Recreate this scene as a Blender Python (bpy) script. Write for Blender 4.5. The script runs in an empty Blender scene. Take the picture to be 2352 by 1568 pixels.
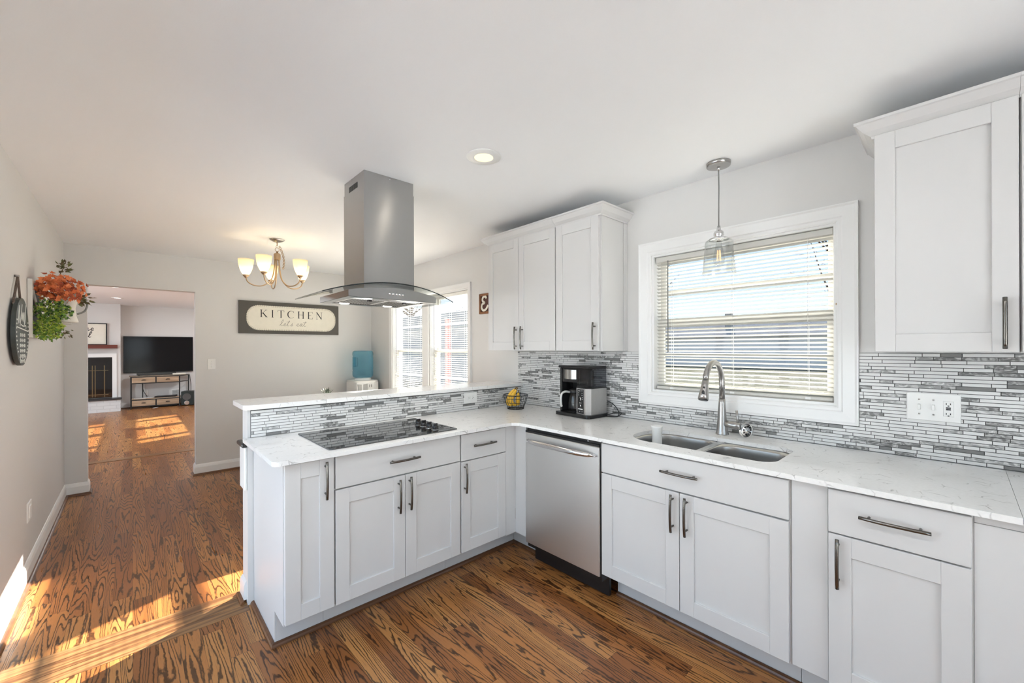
import bpy, bmesh, math, random
from mathutils import Vector, Matrix
from math import sin, cos, pi, radians, sqrt
random.seed(7)
S = bpy.context.scene
COL = S.collection

# ------------------------------------------------------------------ camera
YAW, ROLL, CAM_H = 0.74447, -0.0033, 1.415
_f = Vector((sin(YAW), cos(YAW), 0)); _r0 = Vector((cos(YAW), -sin(YAW), 0)); _u0 = Vector((0, 0, 1))
_r = _r0 * cos(ROLL) + _u0 * sin(ROLL); _u = _u0 * cos(ROLL) - _r0 * sin(ROLL)
cam_data = bpy.data.cameras.new('camera')
cam_data.sensor_fit = 'HORIZONTAL'; cam_data.sensor_width = 36.0
cam_data.lens = 947.5 / 2352 * 36.0
cam_data.shift_y = (799.3 - 784.0) / 2352
cam_data.clip_start = 0.02; cam_data.clip_end = 400
cam = bpy.data.objects.new('camera', cam_data); COL.objects.link(cam)
M = Matrix.Identity(4)
for i in range(3):
    M[i][0] = _r[i]; M[i][1] = _u[i]; M[i][2] = -_f[i]
M[2][3] = CAM_H
cam.matrix_world = M
S.camera = cam

# ------------------------------------------------------------------ exposure, sky, sun
S.view_settings.view_transform = 'Standard'; S.view_settings.look = 'None'
S.view_settings.gamma = 1.0; S.view_settings.use_curve_mapping = False
S.view_settings.exposure = 1.66
W = bpy.data.worlds.new('sky'); S.world = W; W.use_nodes = True
wn = W.node_tree.nodes; wl = W.node_tree.links; wn.clear()
wo = wn.new('ShaderNodeOutputWorld'); bg = wn.new('ShaderNodeBackground')
tc = wn.new('ShaderNodeTexCoord'); sx = wn.new('ShaderNodeSeparateXYZ'); rp = wn.new('ShaderNodeValToRGB')
wl.new(tc.outputs['Generated'], sx.inputs[0]); wl.new(sx.outputs['Z'], rp.inputs[0])
rp.color_ramp.elements[0].position = 0.0; rp.color_ramp.elements[0].color = (0.78, 0.86, 0.92, 1)
rp.color_ramp.elements[1].position = 0.65; rp.color_ramp.elements[1].color = (0.30, 0.50, 0.82, 1)
e = rp.color_ramp.elements.new(0.18); e.color = (0.60, 0.77, 0.93, 1)
wl.new(rp.outputs[0], bg.inputs[0]); bg.inputs[1].default_value = 1.3
wl.new(bg.outputs[0], wo.inputs[0])
SUN_DIR = Vector((-1.0, -0.42, -0.569)).normalized()
sl = bpy.data.lights.new('sun', 'SUN'); sl.energy = 26.0; sl.angle = radians(0.55); sl.color = (1.0, 0.93, 0.82)
so = bpy.data.objects.new('sun', sl); COL.objects.link(so)
so.rotation_euler = SUN_DIR.to_track_quat('-Z', 'Y').to_euler(); so.location = (12, 6, 9)
CAN_W, SHADE_W = 2.5, 0.26

# ------------------------------------------------------------------ room numbers (metres)
XW, YF, XL, CEIL, YB = 2.57, 5.82, -0.48, 2.44, -2.30
Y2, YT, XL2, CEIL2 = 5.94, 13.60, -3.2, 2.47
CT = 0.924                       # counter top

# ------------------------------------------------------------------ materials
def nt(name):
    m = bpy.data.materials.new(name); m.use_nodes = True
    return m, m.node_tree.nodes, m.node_tree.links, m.node_tree.nodes['Principled BSDF']
def _set(b, **k):
    for a, v in k.items():
        key = {'rough': 'Roughness', 'metal': 'Metallic', 'color': 'Base Color', 'trans': 'Transmission Weight', 'ior': 'IOR', 'coat': 'Coat Weight',
               'emit': 'Emission Color', 'estr': 'Emission Strength', 'alpha': 'Alpha', 'spec': 'Specular IOR Level', 'sss': 'Subsurface Weight'}[a]
        if a in ('color', 'emit') and len(v) == 3: v = (*v, 1)
        b.inputs[key].default_value = v
def mat(name, color, rough=0.5, metal=0.0, var=0.03, scale=8.0, bump=0.0, bscale=60.0, **k):
    """principled material with a faint procedural mottling of colour and an optional fine bump"""
    m, n, l, b = nt(name); _set(b, color=color, rough=rough, metal=metal, **k)
    t = n.new('ShaderNodeTexCoord')
    if var > 0:
        z = n.new('ShaderNodeTexNoise'); z.inputs['Scale'].default_value = scale; z.inputs['Detail'].default_value = 3
        l.new(t.outputs['Object'], z.inputs['Vector'])
        mx = n.new('ShaderNodeMix'); mx.data_type = 'RGBA'
        mx.inputs['A'].default_value = (*[c * (1 - var) for c in color[:3]], 1); mx.inputs['B'].default_value = (*[min(1, c * (1 + var)) for c in color[:3]], 1)
        l.new(z.outputs['Fac'], mx.inputs['Factor']); l.new(mx.outputs['Result'], b.inputs['Base Color'])
    if bump > 0:
        z2 = n.new('ShaderNodeTexNoise'); z2.inputs['Scale'].default_value = bscale; z2.inputs['Detail'].default_value = 2
        l.new(t.outputs['Object'], z2.inputs['Vector'])
        bp = n.new('ShaderNodeBump'); bp.inputs['Strength'].default_value = bump; bp.inputs['Distance'].default_value = 0.002
        l.new(z2.outputs['Fac'], bp.inputs['Height']); l.new(bp.outputs[0], b.inputs['Normal'])
    return m
def glassy(name, color, rough=0.0, ior=1.45, tint=None, clear=0.85):
    """thin pane: mostly see-through with a fresnel reflection (lets daylight through)"""
    m, n, l, b = nt(name); n.remove(b); out = [x for x in n if x.type == 'OUTPUT_MATERIAL'][0]
    tr = n.new('ShaderNodeBsdfTransparent'); tr.inputs[0].default_value = (*color, 1)
    gl = n.new('ShaderNodeBsdfGlossy'); gl.inputs['Roughness'].default_value = rough
    lw = n.new('ShaderNodeLayerWeight'); lw.inputs[0].default_value = 0.5
    pw_ = n.new('ShaderNodeMath'); pw_.operation = 'POWER'; pw_.inputs[1].default_value = 4.0; l.new(lw.outputs['Facing'], pw_.inputs[0])
    fr = n.new('ShaderNodeMapRange'); fr.inputs['To Min'].default_value = ((ior - 1) / (ior + 1)) ** 2; fr.inputs['To Max'].default_value = 0.75; l.new(pw_.outputs[0], fr.inputs['Value'])
    mx = n.new('ShaderNodeMixShader'); l.new(fr.outputs[0], mx.inputs[0]); l.new(tr.outputs[0], mx.inputs[1]); l.new(gl.outputs[0], mx.inputs[2])
    l.new(mx.outputs[0], out.inputs['Surface']); return m
def emitter(name, color, strength):
    m, n, l, b = nt(name); _set(b, color=(0.9, 0.9, 0.88), rough=0.4, emit=color, estr=strength); return m

MT = {}
MT['wall'] = mat('wall_paint', (0.69, 0.68, 0.665), 0.55, var=0.012, scale=2.5, bump=0.05, bscale=250)
MT['ceiling'] = mat('ceiling_paint', (0.91, 0.92, 0.93), 0.7, var=0.01, scale=1.5, bump=0.08, bscale=180)
MT['trim'] = mat('trim_paint', (0.82, 0.82, 0.81), 0.35, var=0.01)
MT['cab'] = mat('cabinet_paint', (0.64, 0.632, 0.624), 0.38, var=0.008, scale=4)
MT['toe'] = mat('toe_board_paint', (0.64, 0.632, 0.624), 0.45, var=0.01)
MT['pull'] = mat('dark_nickel', (0.17, 0.16, 0.145), 0.24, 1.0, var=0.05, scale=30)
MT['chrome'] = mat('chrome', (0.72, 0.72, 0.72), 0.12, 1.0, var=0.02)
MT['nickel'] = mat('brushed_nickel', (0.42, 0.41, 0.40), 0.28, 1.0, var=0.04, scale=40)
MT['brass'] = mat('satin_bronze', (0.50, 0.37, 0.24), 0.33, 1.0, var=0.06, scale=25)
MT['black'] = mat('black_plastic', (0.012, 0.012, 0.013), 0.3, var=0.05)
MT['blackmat'] = mat('black_matte', (0.02, 0.02, 0.02), 0.6, var=0.05)
MT['white'] = mat('white_plastic', (0.82, 0.82, 0.80), 0.35, var=0.01)
MT['cream'] = mat('cream_board', (0.80, 0.76, 0.65), 0.6, var=0.05, scale=20)
MT['grout'] = mat('grout', (0.11, 0.11, 0.108), 0.9, var=0.08, scale=60)
MT['blind'] = mat('blind_slats', (0.86, 0.85, 0.80), 0.45, var=0.01)
MT['blind2'] = mat('ivory_slats', (0.62, 0.61, 0.57), 0.5, var=0.01)
MT['sash'] = mat('sash_paint', (0.78, 0.76, 0.70), 0.4, var=0.02)
MT['pane'] = glassy('window_pane', (0.97, 0.98, 0.98))
MT['dimmed'] = glassy('dimmed_pane', (0.54, 0.55, 0.56))       # grey tint put into the glass to dim daylight and the view
MT['dimmed2'] = glassy('light_dimmed_pane', (0.84, 0.84, 0.84))  # weaker dimming tint for the dining windows
MT['clear'] = glassy('clear_glass', (0.93, 0.94, 0.94), ior=1.7)
MT['hoodglass'] = glassy('hood_glass', (0.80, 0.82, 0.82), ior=1.5)
MT['tank'] = glassy('smoked_plastic', (0.62, 0.63, 0.66), ior=1.5)
MT['cord'] = mat('cord', (0.03, 0.03, 0.03), 0.5, var=0.05)
MT['greycord'] = mat('grey_cord', (0.22, 0.22, 0.21), 0.6, var=0.05)

def steel(name, c=0.50, rough=0.30, axis='Z', smudge=0.0, aniso=0.0):
    m, n, l, b = nt(name); _set(b, metal=1.0); b.inputs['Anisotropic'].default_value = aniso; b.inputs['Anisotropic Rotation'].default_value = 0.25
    t = n.new('ShaderNodeTexCoord'); mp = n.new('ShaderNodeMapping')
    sc = {'X': (3, 260, 260), 'Y': (260, 3, 260), 'Z': (260, 260, 3)}[axis]
    mp.inputs['Scale'].default_value = sc; l.new(t.outputs['Object'], mp.inputs['Vector'])
    z = n.new('ShaderNodeTexNoise'); z.inputs['Scale'].default_value = 1.0; z.inputs['Detail'].default_value = 3; l.new(mp.outputs[0], z.inputs['Vector'])
    r = n.new('ShaderNodeMapRange'); r.inputs['To Min'].default_value = rough - 0.006; r.inputs['To Max'].default_value = rough + 0.012
    l.new(z.outputs['Fac'], r.inputs['Value']); l.new(r.outputs[0], b.inputs['Roughness'])
    mx = n.new('ShaderNodeMix'); mx.data_type = 'RGBA'; mx.inputs['A'].default_value = (c * .99, c * .99, c * .98, 1); mx.inputs['B'].default_value = (c * 1.01, c * 1.01, c * 1.0, 1)
    l.new(z.outputs['Fac'], mx.inputs['Factor']); l.new(mx.outputs['Result'], b.inputs['Base Color'])
    if smudge > 0:
        m2 = n.new('ShaderNodeMapping'); m2.inputs['Scale'].default_value = (9, 5, 5); m2.inputs['Rotation'].default_value = (0.7, 0, 0); l.new(t.outputs['Object'], m2.inputs['Vector'])
        z2 = n.new('ShaderNodeTexNoise'); z2.inputs['Scale'].default_value = 1.6; z2.inputs['Detail'].default_value = 6; z2.inputs['Distortion'].default_value = 1.2; l.new(m2.outputs[0], z2.inputs['Vector'])
        rr = n.new('ShaderNodeMapRange'); rr.inputs['From Min'].default_value = .45; rr.inputs['From Max'].default_value = .7; rr.inputs['To Max'].default_value = smudge; l.new(z2.outputs['Fac'], rr.inputs['Value'])
        ad = n.new('ShaderNodeMath'); ad.operation = 'ADD'; l.new(r.outputs[0], ad.inputs[0]); l.new(rr.outputs[0], ad.inputs[1]); l.new(ad.outputs[0], b.inputs['Roughness'])
    return m
MT['steel'] = steel('brushed_steel', 0.46, 0.30, 'Z', aniso=0.85)
MT['steelx'] = steel('brushed_steel_horizontal', 0.44, 0.22, 'X')
MT['dwsteel'] = steel('dishwasher_steel', 0.72, 0.40, 'Y')
MT['filtersteel'] = steel('filter_steel', 0.78, 0.45, 'X')
MT['sinksteel'] = mat('sink_steel', (.47, .465, .455), .30, 1.0, var=.03, scale=3)

def wood_floor():
    m, n, l, b = nt('oak_floor')
    t = n.new('ShaderNodeTexCoord'); s = n.new('ShaderNodeSeparateXYZ'); l.new(t.outputs['Object'], s.inputs[0])
    def math_(op, a, bb=None, c=None):
        q = n.new('ShaderNodeMath'); q.operation = op
        for i, v in enumerate((a, bb, c)):
            if v is None: continue
            if isinstance(v, (int, float)): q.inputs[i].default_value = v
            else: l.new(v, q.inputs[i])
        return q.outputs[0]
    PW, PL = 0.083, 1.15
    xi = math_('DIVIDE', s.outputs['X'], PW); ci = math_('FLOOR', xi); fx = math_('FRACT', xi)
    wn1 = n.new('ShaderNodeTexWhiteNoise'); wn1.noise_dimensions = '1D'; l.new(ci, wn1.inputs['W'])
    yo = math_('MULTIPLY_ADD', wn1.outputs['Value'], 7.3, math_('DIVIDE', s.outputs['Y'], PL)); ri = math_('FLOOR', yo); fy = math_('FRACT', yo)
    cb = n.new('ShaderNodeCombineXYZ'); l.new(ci, cb.inputs[0]); l.new(ri, cb.inputs[1])
    wn2 = n.new('ShaderNodeTexWhiteNoise'); wn2.noise_dimensions = '2D'; l.new(cb.outputs[0], wn2.inputs['Vector'])
    rnd = wn2.outputs['Value']
    # cathedral figure: contour lines of a stretched noise, different in every board
    v = n.new('ShaderNodeCombineXYZ')
    vw = n.new('ShaderNodeCombineXYZ'); l.new(math_('MULTIPLY', s.outputs['X'], 60.0), vw.inputs[0]); l.new(math_('MULTIPLY', s.outputs['Y'], 26.0), vw.inputs[1]); l.new(rnd, vw.inputs[2])
    zw = n.new('ShaderNodeTexNoise'); zw.inputs['Scale'].default_value = 1.0; zw.inputs['Detail'].default_value = 2.0; l.new(vw.outputs[0], zw.inputs['Vector'])
    l.new(math_('MULTIPLY', s.outputs['X'], 15.0), v.inputs[0]); l.new(math_('MULTIPLY', s.outputs['Y'], 0.95), v.inputs[1]); l.new(math_('MULTIPLY', rnd, 91.0), v.inputs[2])
    z = n.new('ShaderNodeTexNoise'); z.inputs['Scale'].default_value = 1.0; z.inputs['Detail'].default_value = 1.2; z.inputs['Roughness'].default_value = 0.35; l.new(v.outputs[0], z.inputs['Vector'])
    band = math_('FRACT', math_('MULTIPLY', math_('MULTIPLY_ADD', zw.outputs['Fac'], 0.035, z.outputs['Fac']), 17.0))
    tri = math_('ABSOLUTE', math_('SUBTRACT', band, 0.5))
    # fine pores along the board
    v2 = n.new('ShaderNodeCombineXYZ'); l.new(math_('MULTIPLY', s.outputs['X'], 330.0), v2.inputs[0]); l.new(math_('MULTIPLY', s.outputs['Y'], 14.0), v2.inputs[1]); l.new(rnd, v2.inputs[2])
    z2 = n.new('ShaderNodeTexNoise'); z2.inputs['Scale'].default_value = 1.0; z2.inputs['Detail'].default_value = 2.0; l.new(v2.outputs[0], z2.inputs['Vector'])
    rg = n.new('ShaderNodeMapRange'); rg.interpolation_type = 'SMOOTHSTEP'; rg.inputs['From Min'].default_value = 0.26; rg.inputs['From Max'].default_value = 0.46; l.new(math_('MULTIPLY_ADD', z2.outputs['Fac'], 0.16, math_('SUBTRACT', tri, 0.08)), rg.inputs['Value'])
    # board tone
    ramp = n.new('ShaderNodeValToRGB'); l.new(rnd, ramp.inputs[0]); cr = ramp.color_ramp
    cr.elements[0].position = 0.0; cr.elements[0].color = (0.25, 0.088, 0.024, 1)
    cr.elements[1].position = 1.0; cr.elements[1].color = (0.47, 0.215, 0.066, 1)
    e1 = cr.elements.new(0.45); e1.color = (0.385, 0.152, 0.042, 1)
    z3 = n.new('ShaderNodeTexNoise'); z3.inputs['Scale'].default_value = 2.2; z3.inputs['Detail'].default_value = 3; l.new(v.outputs[0], z3.inputs['Vector'])
    mA = n.new('ShaderNodeMix'); mA.data_type = 'RGBA'; mA.blend_type = 'MULTIPLY'; mA.inputs['Factor'].default_value = 0.35
    l.new(ramp.outputs[0], mA.inputs['A']); l.new(z3.outputs['Color'], mA.inputs['B'])
    mA.inputs['Factor'].default_value = 0.0
    mB = n.new('ShaderNodeMix'); mB.data_type = 'RGBA'; l.new(ramp.outputs[0], mB.inputs['A']); mB.inputs['B'].default_value = (0.030, 0.011, 0.005, 1)
    l.new(math_('MULTIPLY', rg.outputs[0], 0.88), mB.inputs['Factor'])
    pore = n.new('ShaderNodeMapRange'); pore.inputs['From Min'].default_value = 0.55; pore.inputs['From Max'].default_value = 0.75; pore.inputs['To Max'].default_value = 0.4; l.new(z2.outputs['Fac'], pore.inputs['Value'])
    mC = n.new('ShaderNodeMix'); mC.data_type = 'RGBA'; l.new(mB.outputs['Result'], mC.inputs['A']); mC.inputs['B'].default_value = (0.09, 0.035, 0.014, 1); l.new(pore.outputs[0], mC.inputs['Factor'])
    # joints
    jx = math_('LESS_THAN', math_('MINIMUM', fx, math_('SUBTRACT', 1.0, fx)), 0.010)
    jy = math_('LESS_THAN', fy, 0.0016); j = math_('MAXIMUM', jx, jy)
    mD = n.new('ShaderNodeMix'); mD.data_type = 'RGBA'; l.new(mC.outputs['Result'], mD.inputs['A']); mD.inputs['B'].default_value = (0.05, 0.02, 0.009, 1); l.new(math_('MULTIPLY', j, 0.6), mD.inputs['Factor'])
    l.new(mD.outputs['Result'], b.inputs['Base Color'])
    rr = n.new('ShaderNodeMapRange'); rr.inputs['To Min'].default_value = 0.24; rr.inputs['To Max'].default_value = 0.36; l.new(z3.outputs['Fac'], rr.inputs['Value']); l.new(rr.outputs[0], b.inputs['Roughness'])
    bp = n.new('ShaderNodeBump'); bp.inputs['Strength'].default_value = 0.25; bp.inputs['Distance'].default_value = 0.0008; bp.invert = True
    l.new(math_('MAXIMUM', rg.outputs[0], j), bp.inputs['Height']); l.new(bp.outputs[0], b.inputs['Normal'])
    _set(b, spec=0.45)
    return m
MT['floor'] = wood_floor()
def wood(name, c1, c2, axis='X', rough=0.35, rings=9.0):
    m, n, l, b = nt(name); _set(b, rough=rough)
    t = n.new('ShaderNodeTexCoord'); mp = n.new('ShaderNodeMapping'); l.new(t.outputs['Object'], mp.inputs['Vector'])
    mp.inputs['Scale'].default_value = {'X': (1.3, 16, 16), 'Y': (16, 1.3, 16), 'Z': (16, 16, 1.3)}[axis]
    z = n.new('ShaderNodeTexNoise'); z.inputs['Scale'].default_value = 1; z.inputs['Detail'].default_value = 2; l.new(mp.outputs[0], z.inputs['Vector'])
    q = n.new('ShaderNodeMath'); q.operation = 'MULTIPLY'; q.inputs[1].default_value = rings; l.new(z.outputs['Fac'], q.inputs[0])
    fr = n.new('ShaderNodeMath'); fr.operation = 'PINGPONG'; fr.inputs[1].default_value = 1.0; l.new(q.outputs[0], fr.inputs[0])
    mx = n.new('ShaderNodeMix'); mx.data_type = 'RGBA'; mx.inputs['A'].default_value = (*c1, 1); mx.inputs['B'].default_value = (*c2, 1)
    l.new(fr.outputs[0], mx.inputs['Factor']); l.new(mx.outputs['Result'], b.inputs['Base Color']); return m
MT['stripx'] = wood('oak_strip', (0.32, 0.165, 0.065), (0.12, 0.05, 0.02), 'X', 0.28)
MT['shoe'] = wood('shoe_moulding', (0.17, 0.075, 0.032), (0.10, 0.04, 0.018), 'X', 0.3, 3)
MT['drawerwood'] = wood('drawer_wood', (0.50, 0.36, 0.24), (0.36, 0.25, 0.16), 'X', 0.5, 5)
MT['mantel'] = wood('mantel_wood', (0.16, 0.032, 0.018), (0.06, 0.014, 0.01), 'X', 0.35, 4)
MT['signwood'] = wood('sign_wood', (0.26, 0.10, 0.035), (0.13, 0.045, 0.018), 'Z', 0.5, 4)
MT['tablewood'] = wood('table_wood', (0.28, 0.17, 0.09), (0.18, 0.10, 0.05), 'Y', 0.4, 5)

def quartz():
    m, n, l, b = nt('white_quartz'); _set(b, rough=0.14, spec=0.5)
    t = n.new('ShaderNodeTexCoord')
    z0 = n.new('ShaderNodeTexNoise'); z0.inputs['Scale'].default_value = 7; z0.inputs['Detail'].default_value = 3; l.new(t.outputs['Object'], z0.inputs['Vector'])
    va = n.new('ShaderNodeVectorMath'); va.operation = 'MULTIPLY_ADD'; va.inputs[1].default_value = (0.10, 0.10, 0.10); l.new(z0.outputs['Color'], va.inputs[0]); l.new(t.outputs['Object'], va.inputs[2])
    vo = n.new('ShaderNodeTexVoronoi'); vo.feature = 'DISTANCE_TO_EDGE'; vo.inputs['Scale'].default_value = 15; l.new(va.outputs[0], vo.inputs['Vector'])
    rv = n.new('ShaderNodeMapRange'); rv.inputs['From Min'].default_value = 0.0; rv.inputs['From Max'].default_value = 0.035; rv.inputs['To Min'].default_value = 1.0; rv.inputs['To Max'].default_value = 0.0; l.new(vo.outputs['Distance'], rv.inputs['Value'])
    zm = n.new('ShaderNodeTexNoise'); zm.inputs['Scale'].default_value = 16; zm.inputs['Detail'].default_value = 4; l.new(t.outputs['Object'], zm.inputs['Vector'])
    rm = n.new('ShaderNodeMapRange'); rm.inputs['From Min'].default_value = 0.50; rm.inputs['From Max'].default_value = 0.66; l.new(zm.outputs['Fac'], rm.inputs['Value'])
    mu = n.new('ShaderNodeMath'); mu.operation = 'MULTIPLY'; l.new(rv.outputs[0], mu.inputs[0]); l.new(rm.outputs[0], mu.inputs[1])
    z4 = n.new('ShaderNodeTexNoise'); z4.inputs['Scale'].default_value = 90; z4.inputs['Detail'].default_value = 2; l.new(t.outputs['Object'], z4.inputs['Vector'])
    m1 = n.new('ShaderNodeMix'); m1.data_type = 'RGBA'; m1.inputs['A'].default_value = (0.79, 0.785, 0.77, 1); m1.inputs['B'].default_value = (0.89, 0.885, 0.87, 1); l.new(z4.outputs['Fac'], m1.inputs['Factor'])
    m2 = n.new('ShaderNodeMix'); m2.data_type = 'RGBA'; l.new(m1.outputs['Result'], m2.inputs['A']); m2.inputs['B'].default_value = (0.28, 0.27, 0.26, 1)
    k = n.new('ShaderNodeMath'); k.operation = 'MULTIPLY'; k.inputs[1].default_value = 0.8; l.new(mu.outputs[0], k.inputs[0]); l.new(k.outputs[0], m2.inputs['Factor'])
    l.new(m2.outputs['Result'], b.inputs['Base Color']); return m
MT['quartz'] = quartz()
def marble(name, a, c, lo=0.42, hi=0.66):
    m, n, l, b = nt(name); _set(b, rough=0.22)
    t = n.new('ShaderNodeTexCoord'); mp = n.new('ShaderNodeMapping'); mp.inputs['Scale'].default_value = (30, 30, 55); mp.inputs['Rotation'].default_value = (0.5, 0.4, 0); l.new(t.outputs['Object'], mp.inputs['Vector'])
    z = n.new('ShaderNodeTexNoise'); z.inputs['Scale'].default_value = 1; z.inputs['Detail'].default_value = 5; z.inputs['Distortion'].default_value = 1.6; l.new(mp.outputs[0], z.inputs['Vector'])
    r = n.new('ShaderNodeMapRange'); r.inputs['From Min'].default_value = lo; r.inputs['From Max'].default_value = hi; l.new(z.outputs['Fac'], r.inputs['Value'])
    mx = n.new('ShaderNodeMix'); mx.data_type = 'RGBA'; mx.inputs['A'].default_value = (*a, 1); mx.inputs['B'].default_value = (*c, 1); l.new(r.outputs[0], mx.inputs['Factor']); l.new(mx.outputs['Result'], b.inputs['Base Color']); return m
MT['tilew'] = mat('white_glass_tile', (0.72, 0.72, 0.71), 0.12, var=0.02, scale=5)
MT['tileg'] = marble('grey_marble_tile', (0.19, 0.19, 0.186), (0.55, 0.55, 0.54))
MT['tilel'] = marble('pale_marble_tile', (0.33, 0.33, 0.325), (0.68, 0.68, 0.67))
MT['tiled'] = mat('dark_grey_tile', (0.22, 0.22, 0.215), 0.2, var=0.1, scale=40)

# ------------------------------------------------------------------ mesh helpers
class MB:
    """collects faces of several shapes; build() links them as ONE mesh object"""
    def __init__(s, xf=None): s.v = []; s.f = []; s.mi = []; s.sm = []; s.xf = xf
    def add(s, vs, fs, mi=0, smooth=False):
        o = len(s.v)
        for p in vs:
            p = Vector(p); s.v.append(s.xf(p) if s.xf else p)
        for q in fs: s.f.append([i + o for i in q]); s.mi.append(mi); s.sm.append(smooth)
        return s
    def box(s, x0, x1, y0, y1, z0, z1, mi=0, c=0.0):
        if x0 > x1: x0, x1 = x1, x0
        if y0 > y1: y0, y1 = y1, y0
        if z0 > z1: z0, z1 = z1, z0
        if c <= 0:
            vs = [(x, y, z) for x in (x0, x1) for y in (y0, y1) for z in (z0, z1)]
            return s.add(vs, [(0, 1, 3, 2), (4, 6, 7, 5), (0, 4, 5, 1), (2, 3, 7, 6), (0, 2, 6, 4), (1, 5, 7, 3)], mi)
        c = min(c, (x1 - x0) * .45, (y1 - y0) * .45, (z1 - z0) * .45)
        X, Y, Z = (x0, x1), (y0, y1), (z0, z1); vs = []; idx = {}
        for i in (0, 1):
            for j in (0, 1):
                for k in (0, 1):
                    px, py, pz = X[i], Y[j], Z[k]; sx_, sy_, sz_ = (1 - 2 * i) * c, (1 - 2 * j) * c, (1 - 2 * k) * c
                    for a, p in (('x', (px, py + sy_, pz + sz_)), ('y', (px + sx_, py, pz + sz_)), ('z', (px + sx_, py + sy_, pz))):
                        idx[(i, j, k, a)] = len(vs); vs.append(p)
        g = lambda i, j, k, a: idx[(i, j, k, a)]; fs = []
        for i in (0, 1): fs.append([g(i, 0, 0, 'x'), g(i, 1, 0, 'x'), g(i, 1, 1, 'x'), g(i, 0, 1, 'x')])
        for j in (0, 1): fs.append([g(0, j, 0, 'y'), g(1, j, 0, 'y'), g(1, j, 1, 'y'), g(0, j, 1, 'y')])
        for k in (0, 1): fs.append([g(0, 0, k, 'z'), g(1, 0, k, 'z'), g(1, 1, k, 'z'), g(0, 1, k, 'z')])
        for j in (0, 1):
            for k in (0, 1): fs.append([g(0, j, k, 'y'), g(1, j, k, 'y'), g(1, j, k, 'z'), g(0, j, k, 'z')])
        for i in (0, 1):
            for k in (0, 1): fs.append([g(i, 0, k, 'x'), g(i, 1, k, 'x'), g(i, 1, k, 'z'), g(i, 0, k, 'z')])
            for j in (0, 1): fs.append([g(i, j, 0, 'x'), g(i, j, 1, 'x'), g(i, j, 1, 'y'), g(i, j, 0, 'y')])
        for i in (0, 1):
            for j in (0, 1):
                for k in (0, 1): fs.append([g(i, j, k, 'x'), g(i, j, k, 'y'), g(i, j, k, 'z')])
        return s.add(vs, fs, mi)
    def tube(s, pts, r, n=8, mi=0, closed=False, caps=True, flat=1.0):
        """round bar along a path; r may be a list; flat<1 squashes the section sideways"""
        P = [Vector(p) for p in pts]; m = len(P); R = r if isinstance(r, (list, tuple)) else [r] * m
        vs = []; fs = []; up = None
        for i in range(m):
            if closed: t = P[(i + 1) % m] - P[i - 1]
            else: t = P[min(i + 1, m - 1)] - P[max(i - 1, 0)]
            if t.length < 1e-9: t = Vector((0, 0, 1))
            t.normalize()
            if up is None:
                up = Vector((0, 0, 1)) if abs(t.z) < .9 else Vector((1, 0, 0))
            a = up - t * up.dot(t)
            if a.length < 1e-5: a = Vector((1, 0, 0)) - t * t.x
            a.normalize(); b = t.cross(a); up = a
            for k in range(n):
                w = 2 * pi * k / n; vs.append(P[i] + (a * cos(w) + b * sin(w) * flat) * R[i])
        for i in range(m if closed else m - 1):
            for k in range(n):
                j = (i + 1) % m; fs.append((i * n + k, i * n + (k + 1) % n, j * n + (k + 1) % n, j * n + k))
        s.add(vs, fs, mi, True)
        if caps and not closed: s.add([vs[k] for k in range(n)], [tuple(range(n))][::-1], mi); s.add([vs[(m - 1) * n + k] for k in range(n)], [tuple(range(n))], mi)
        return s
    def lathe(s, prof, c=(0, 0, 0), n=28, mi=0, axis='Z', smooth=True, caps=True):
        c = Vector(c); vs = []; fs = []; m = len(prof)
        for (r, h) in prof:
            for k in range(n):
                w = 2 * pi * k / n; a, b = r * cos(w), r * sin(w)
                vs.append(c + Vector({'Z': (a, b, h), 'X': (h, a, b), 'Y': (a, h, b)}[axis]))
        for i in range(m - 1):
            for k in range(n): fs.append((i * n + k, i * n + (k + 1) % n, (i + 1) * n + (k + 1) % n, (i + 1) * n + k))
        s.add(vs, fs, mi, smooth)
        if caps and prof[0][0] > 1e-6: s.add(vs[:n], [tuple(range(n))], mi)
        if caps and prof[-1][0] > 1e-6: s.add(vs[-n:], [tuple(range(n))], mi)
        return s
    def ball(s, c, r, n=14, mi=0, sq=(1, 1, 1)):
        c = Vector(c); m = n // 2; vs = []; fs = []
        for i in range(m + 1):
            t = pi * i / m
            for k in range(n): w = 2 * pi * k / n; vs.append(c + Vector((r * sin(t) * cos(w) * sq[0], r * sin(t) * sin(w) * sq[1], r * cos(t) * sq[2])))
        for i in range(m):
            for k in range(n): fs.append((i * n + k, i * n + (k + 1) % n, (i + 1) * n + (k + 1) % n, (i + 1) * n + k))
        return s.add(vs, fs, mi, True)
    def loft(s, loops, mi=0, smooth=True, cap0=False, cap1=False, closed=True):
        n = len(loops[0]); vs = [p for L in loops for p in L]; fs = []
        for i in range(len(loops) - 1):
            for k in range(n if closed else n - 1): fs.append((i * n + k, i * n + (k + 1) % n, (i + 1) * n + (k + 1) % n, (i + 1) * n + k))
        s.add(vs, fs, mi, smooth)
        if cap0: s.add(loops[0], [tuple(range(n))], mi)
        if cap1: s.add(loops[-1], [tuple(range(n))], mi)
        return s
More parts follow.
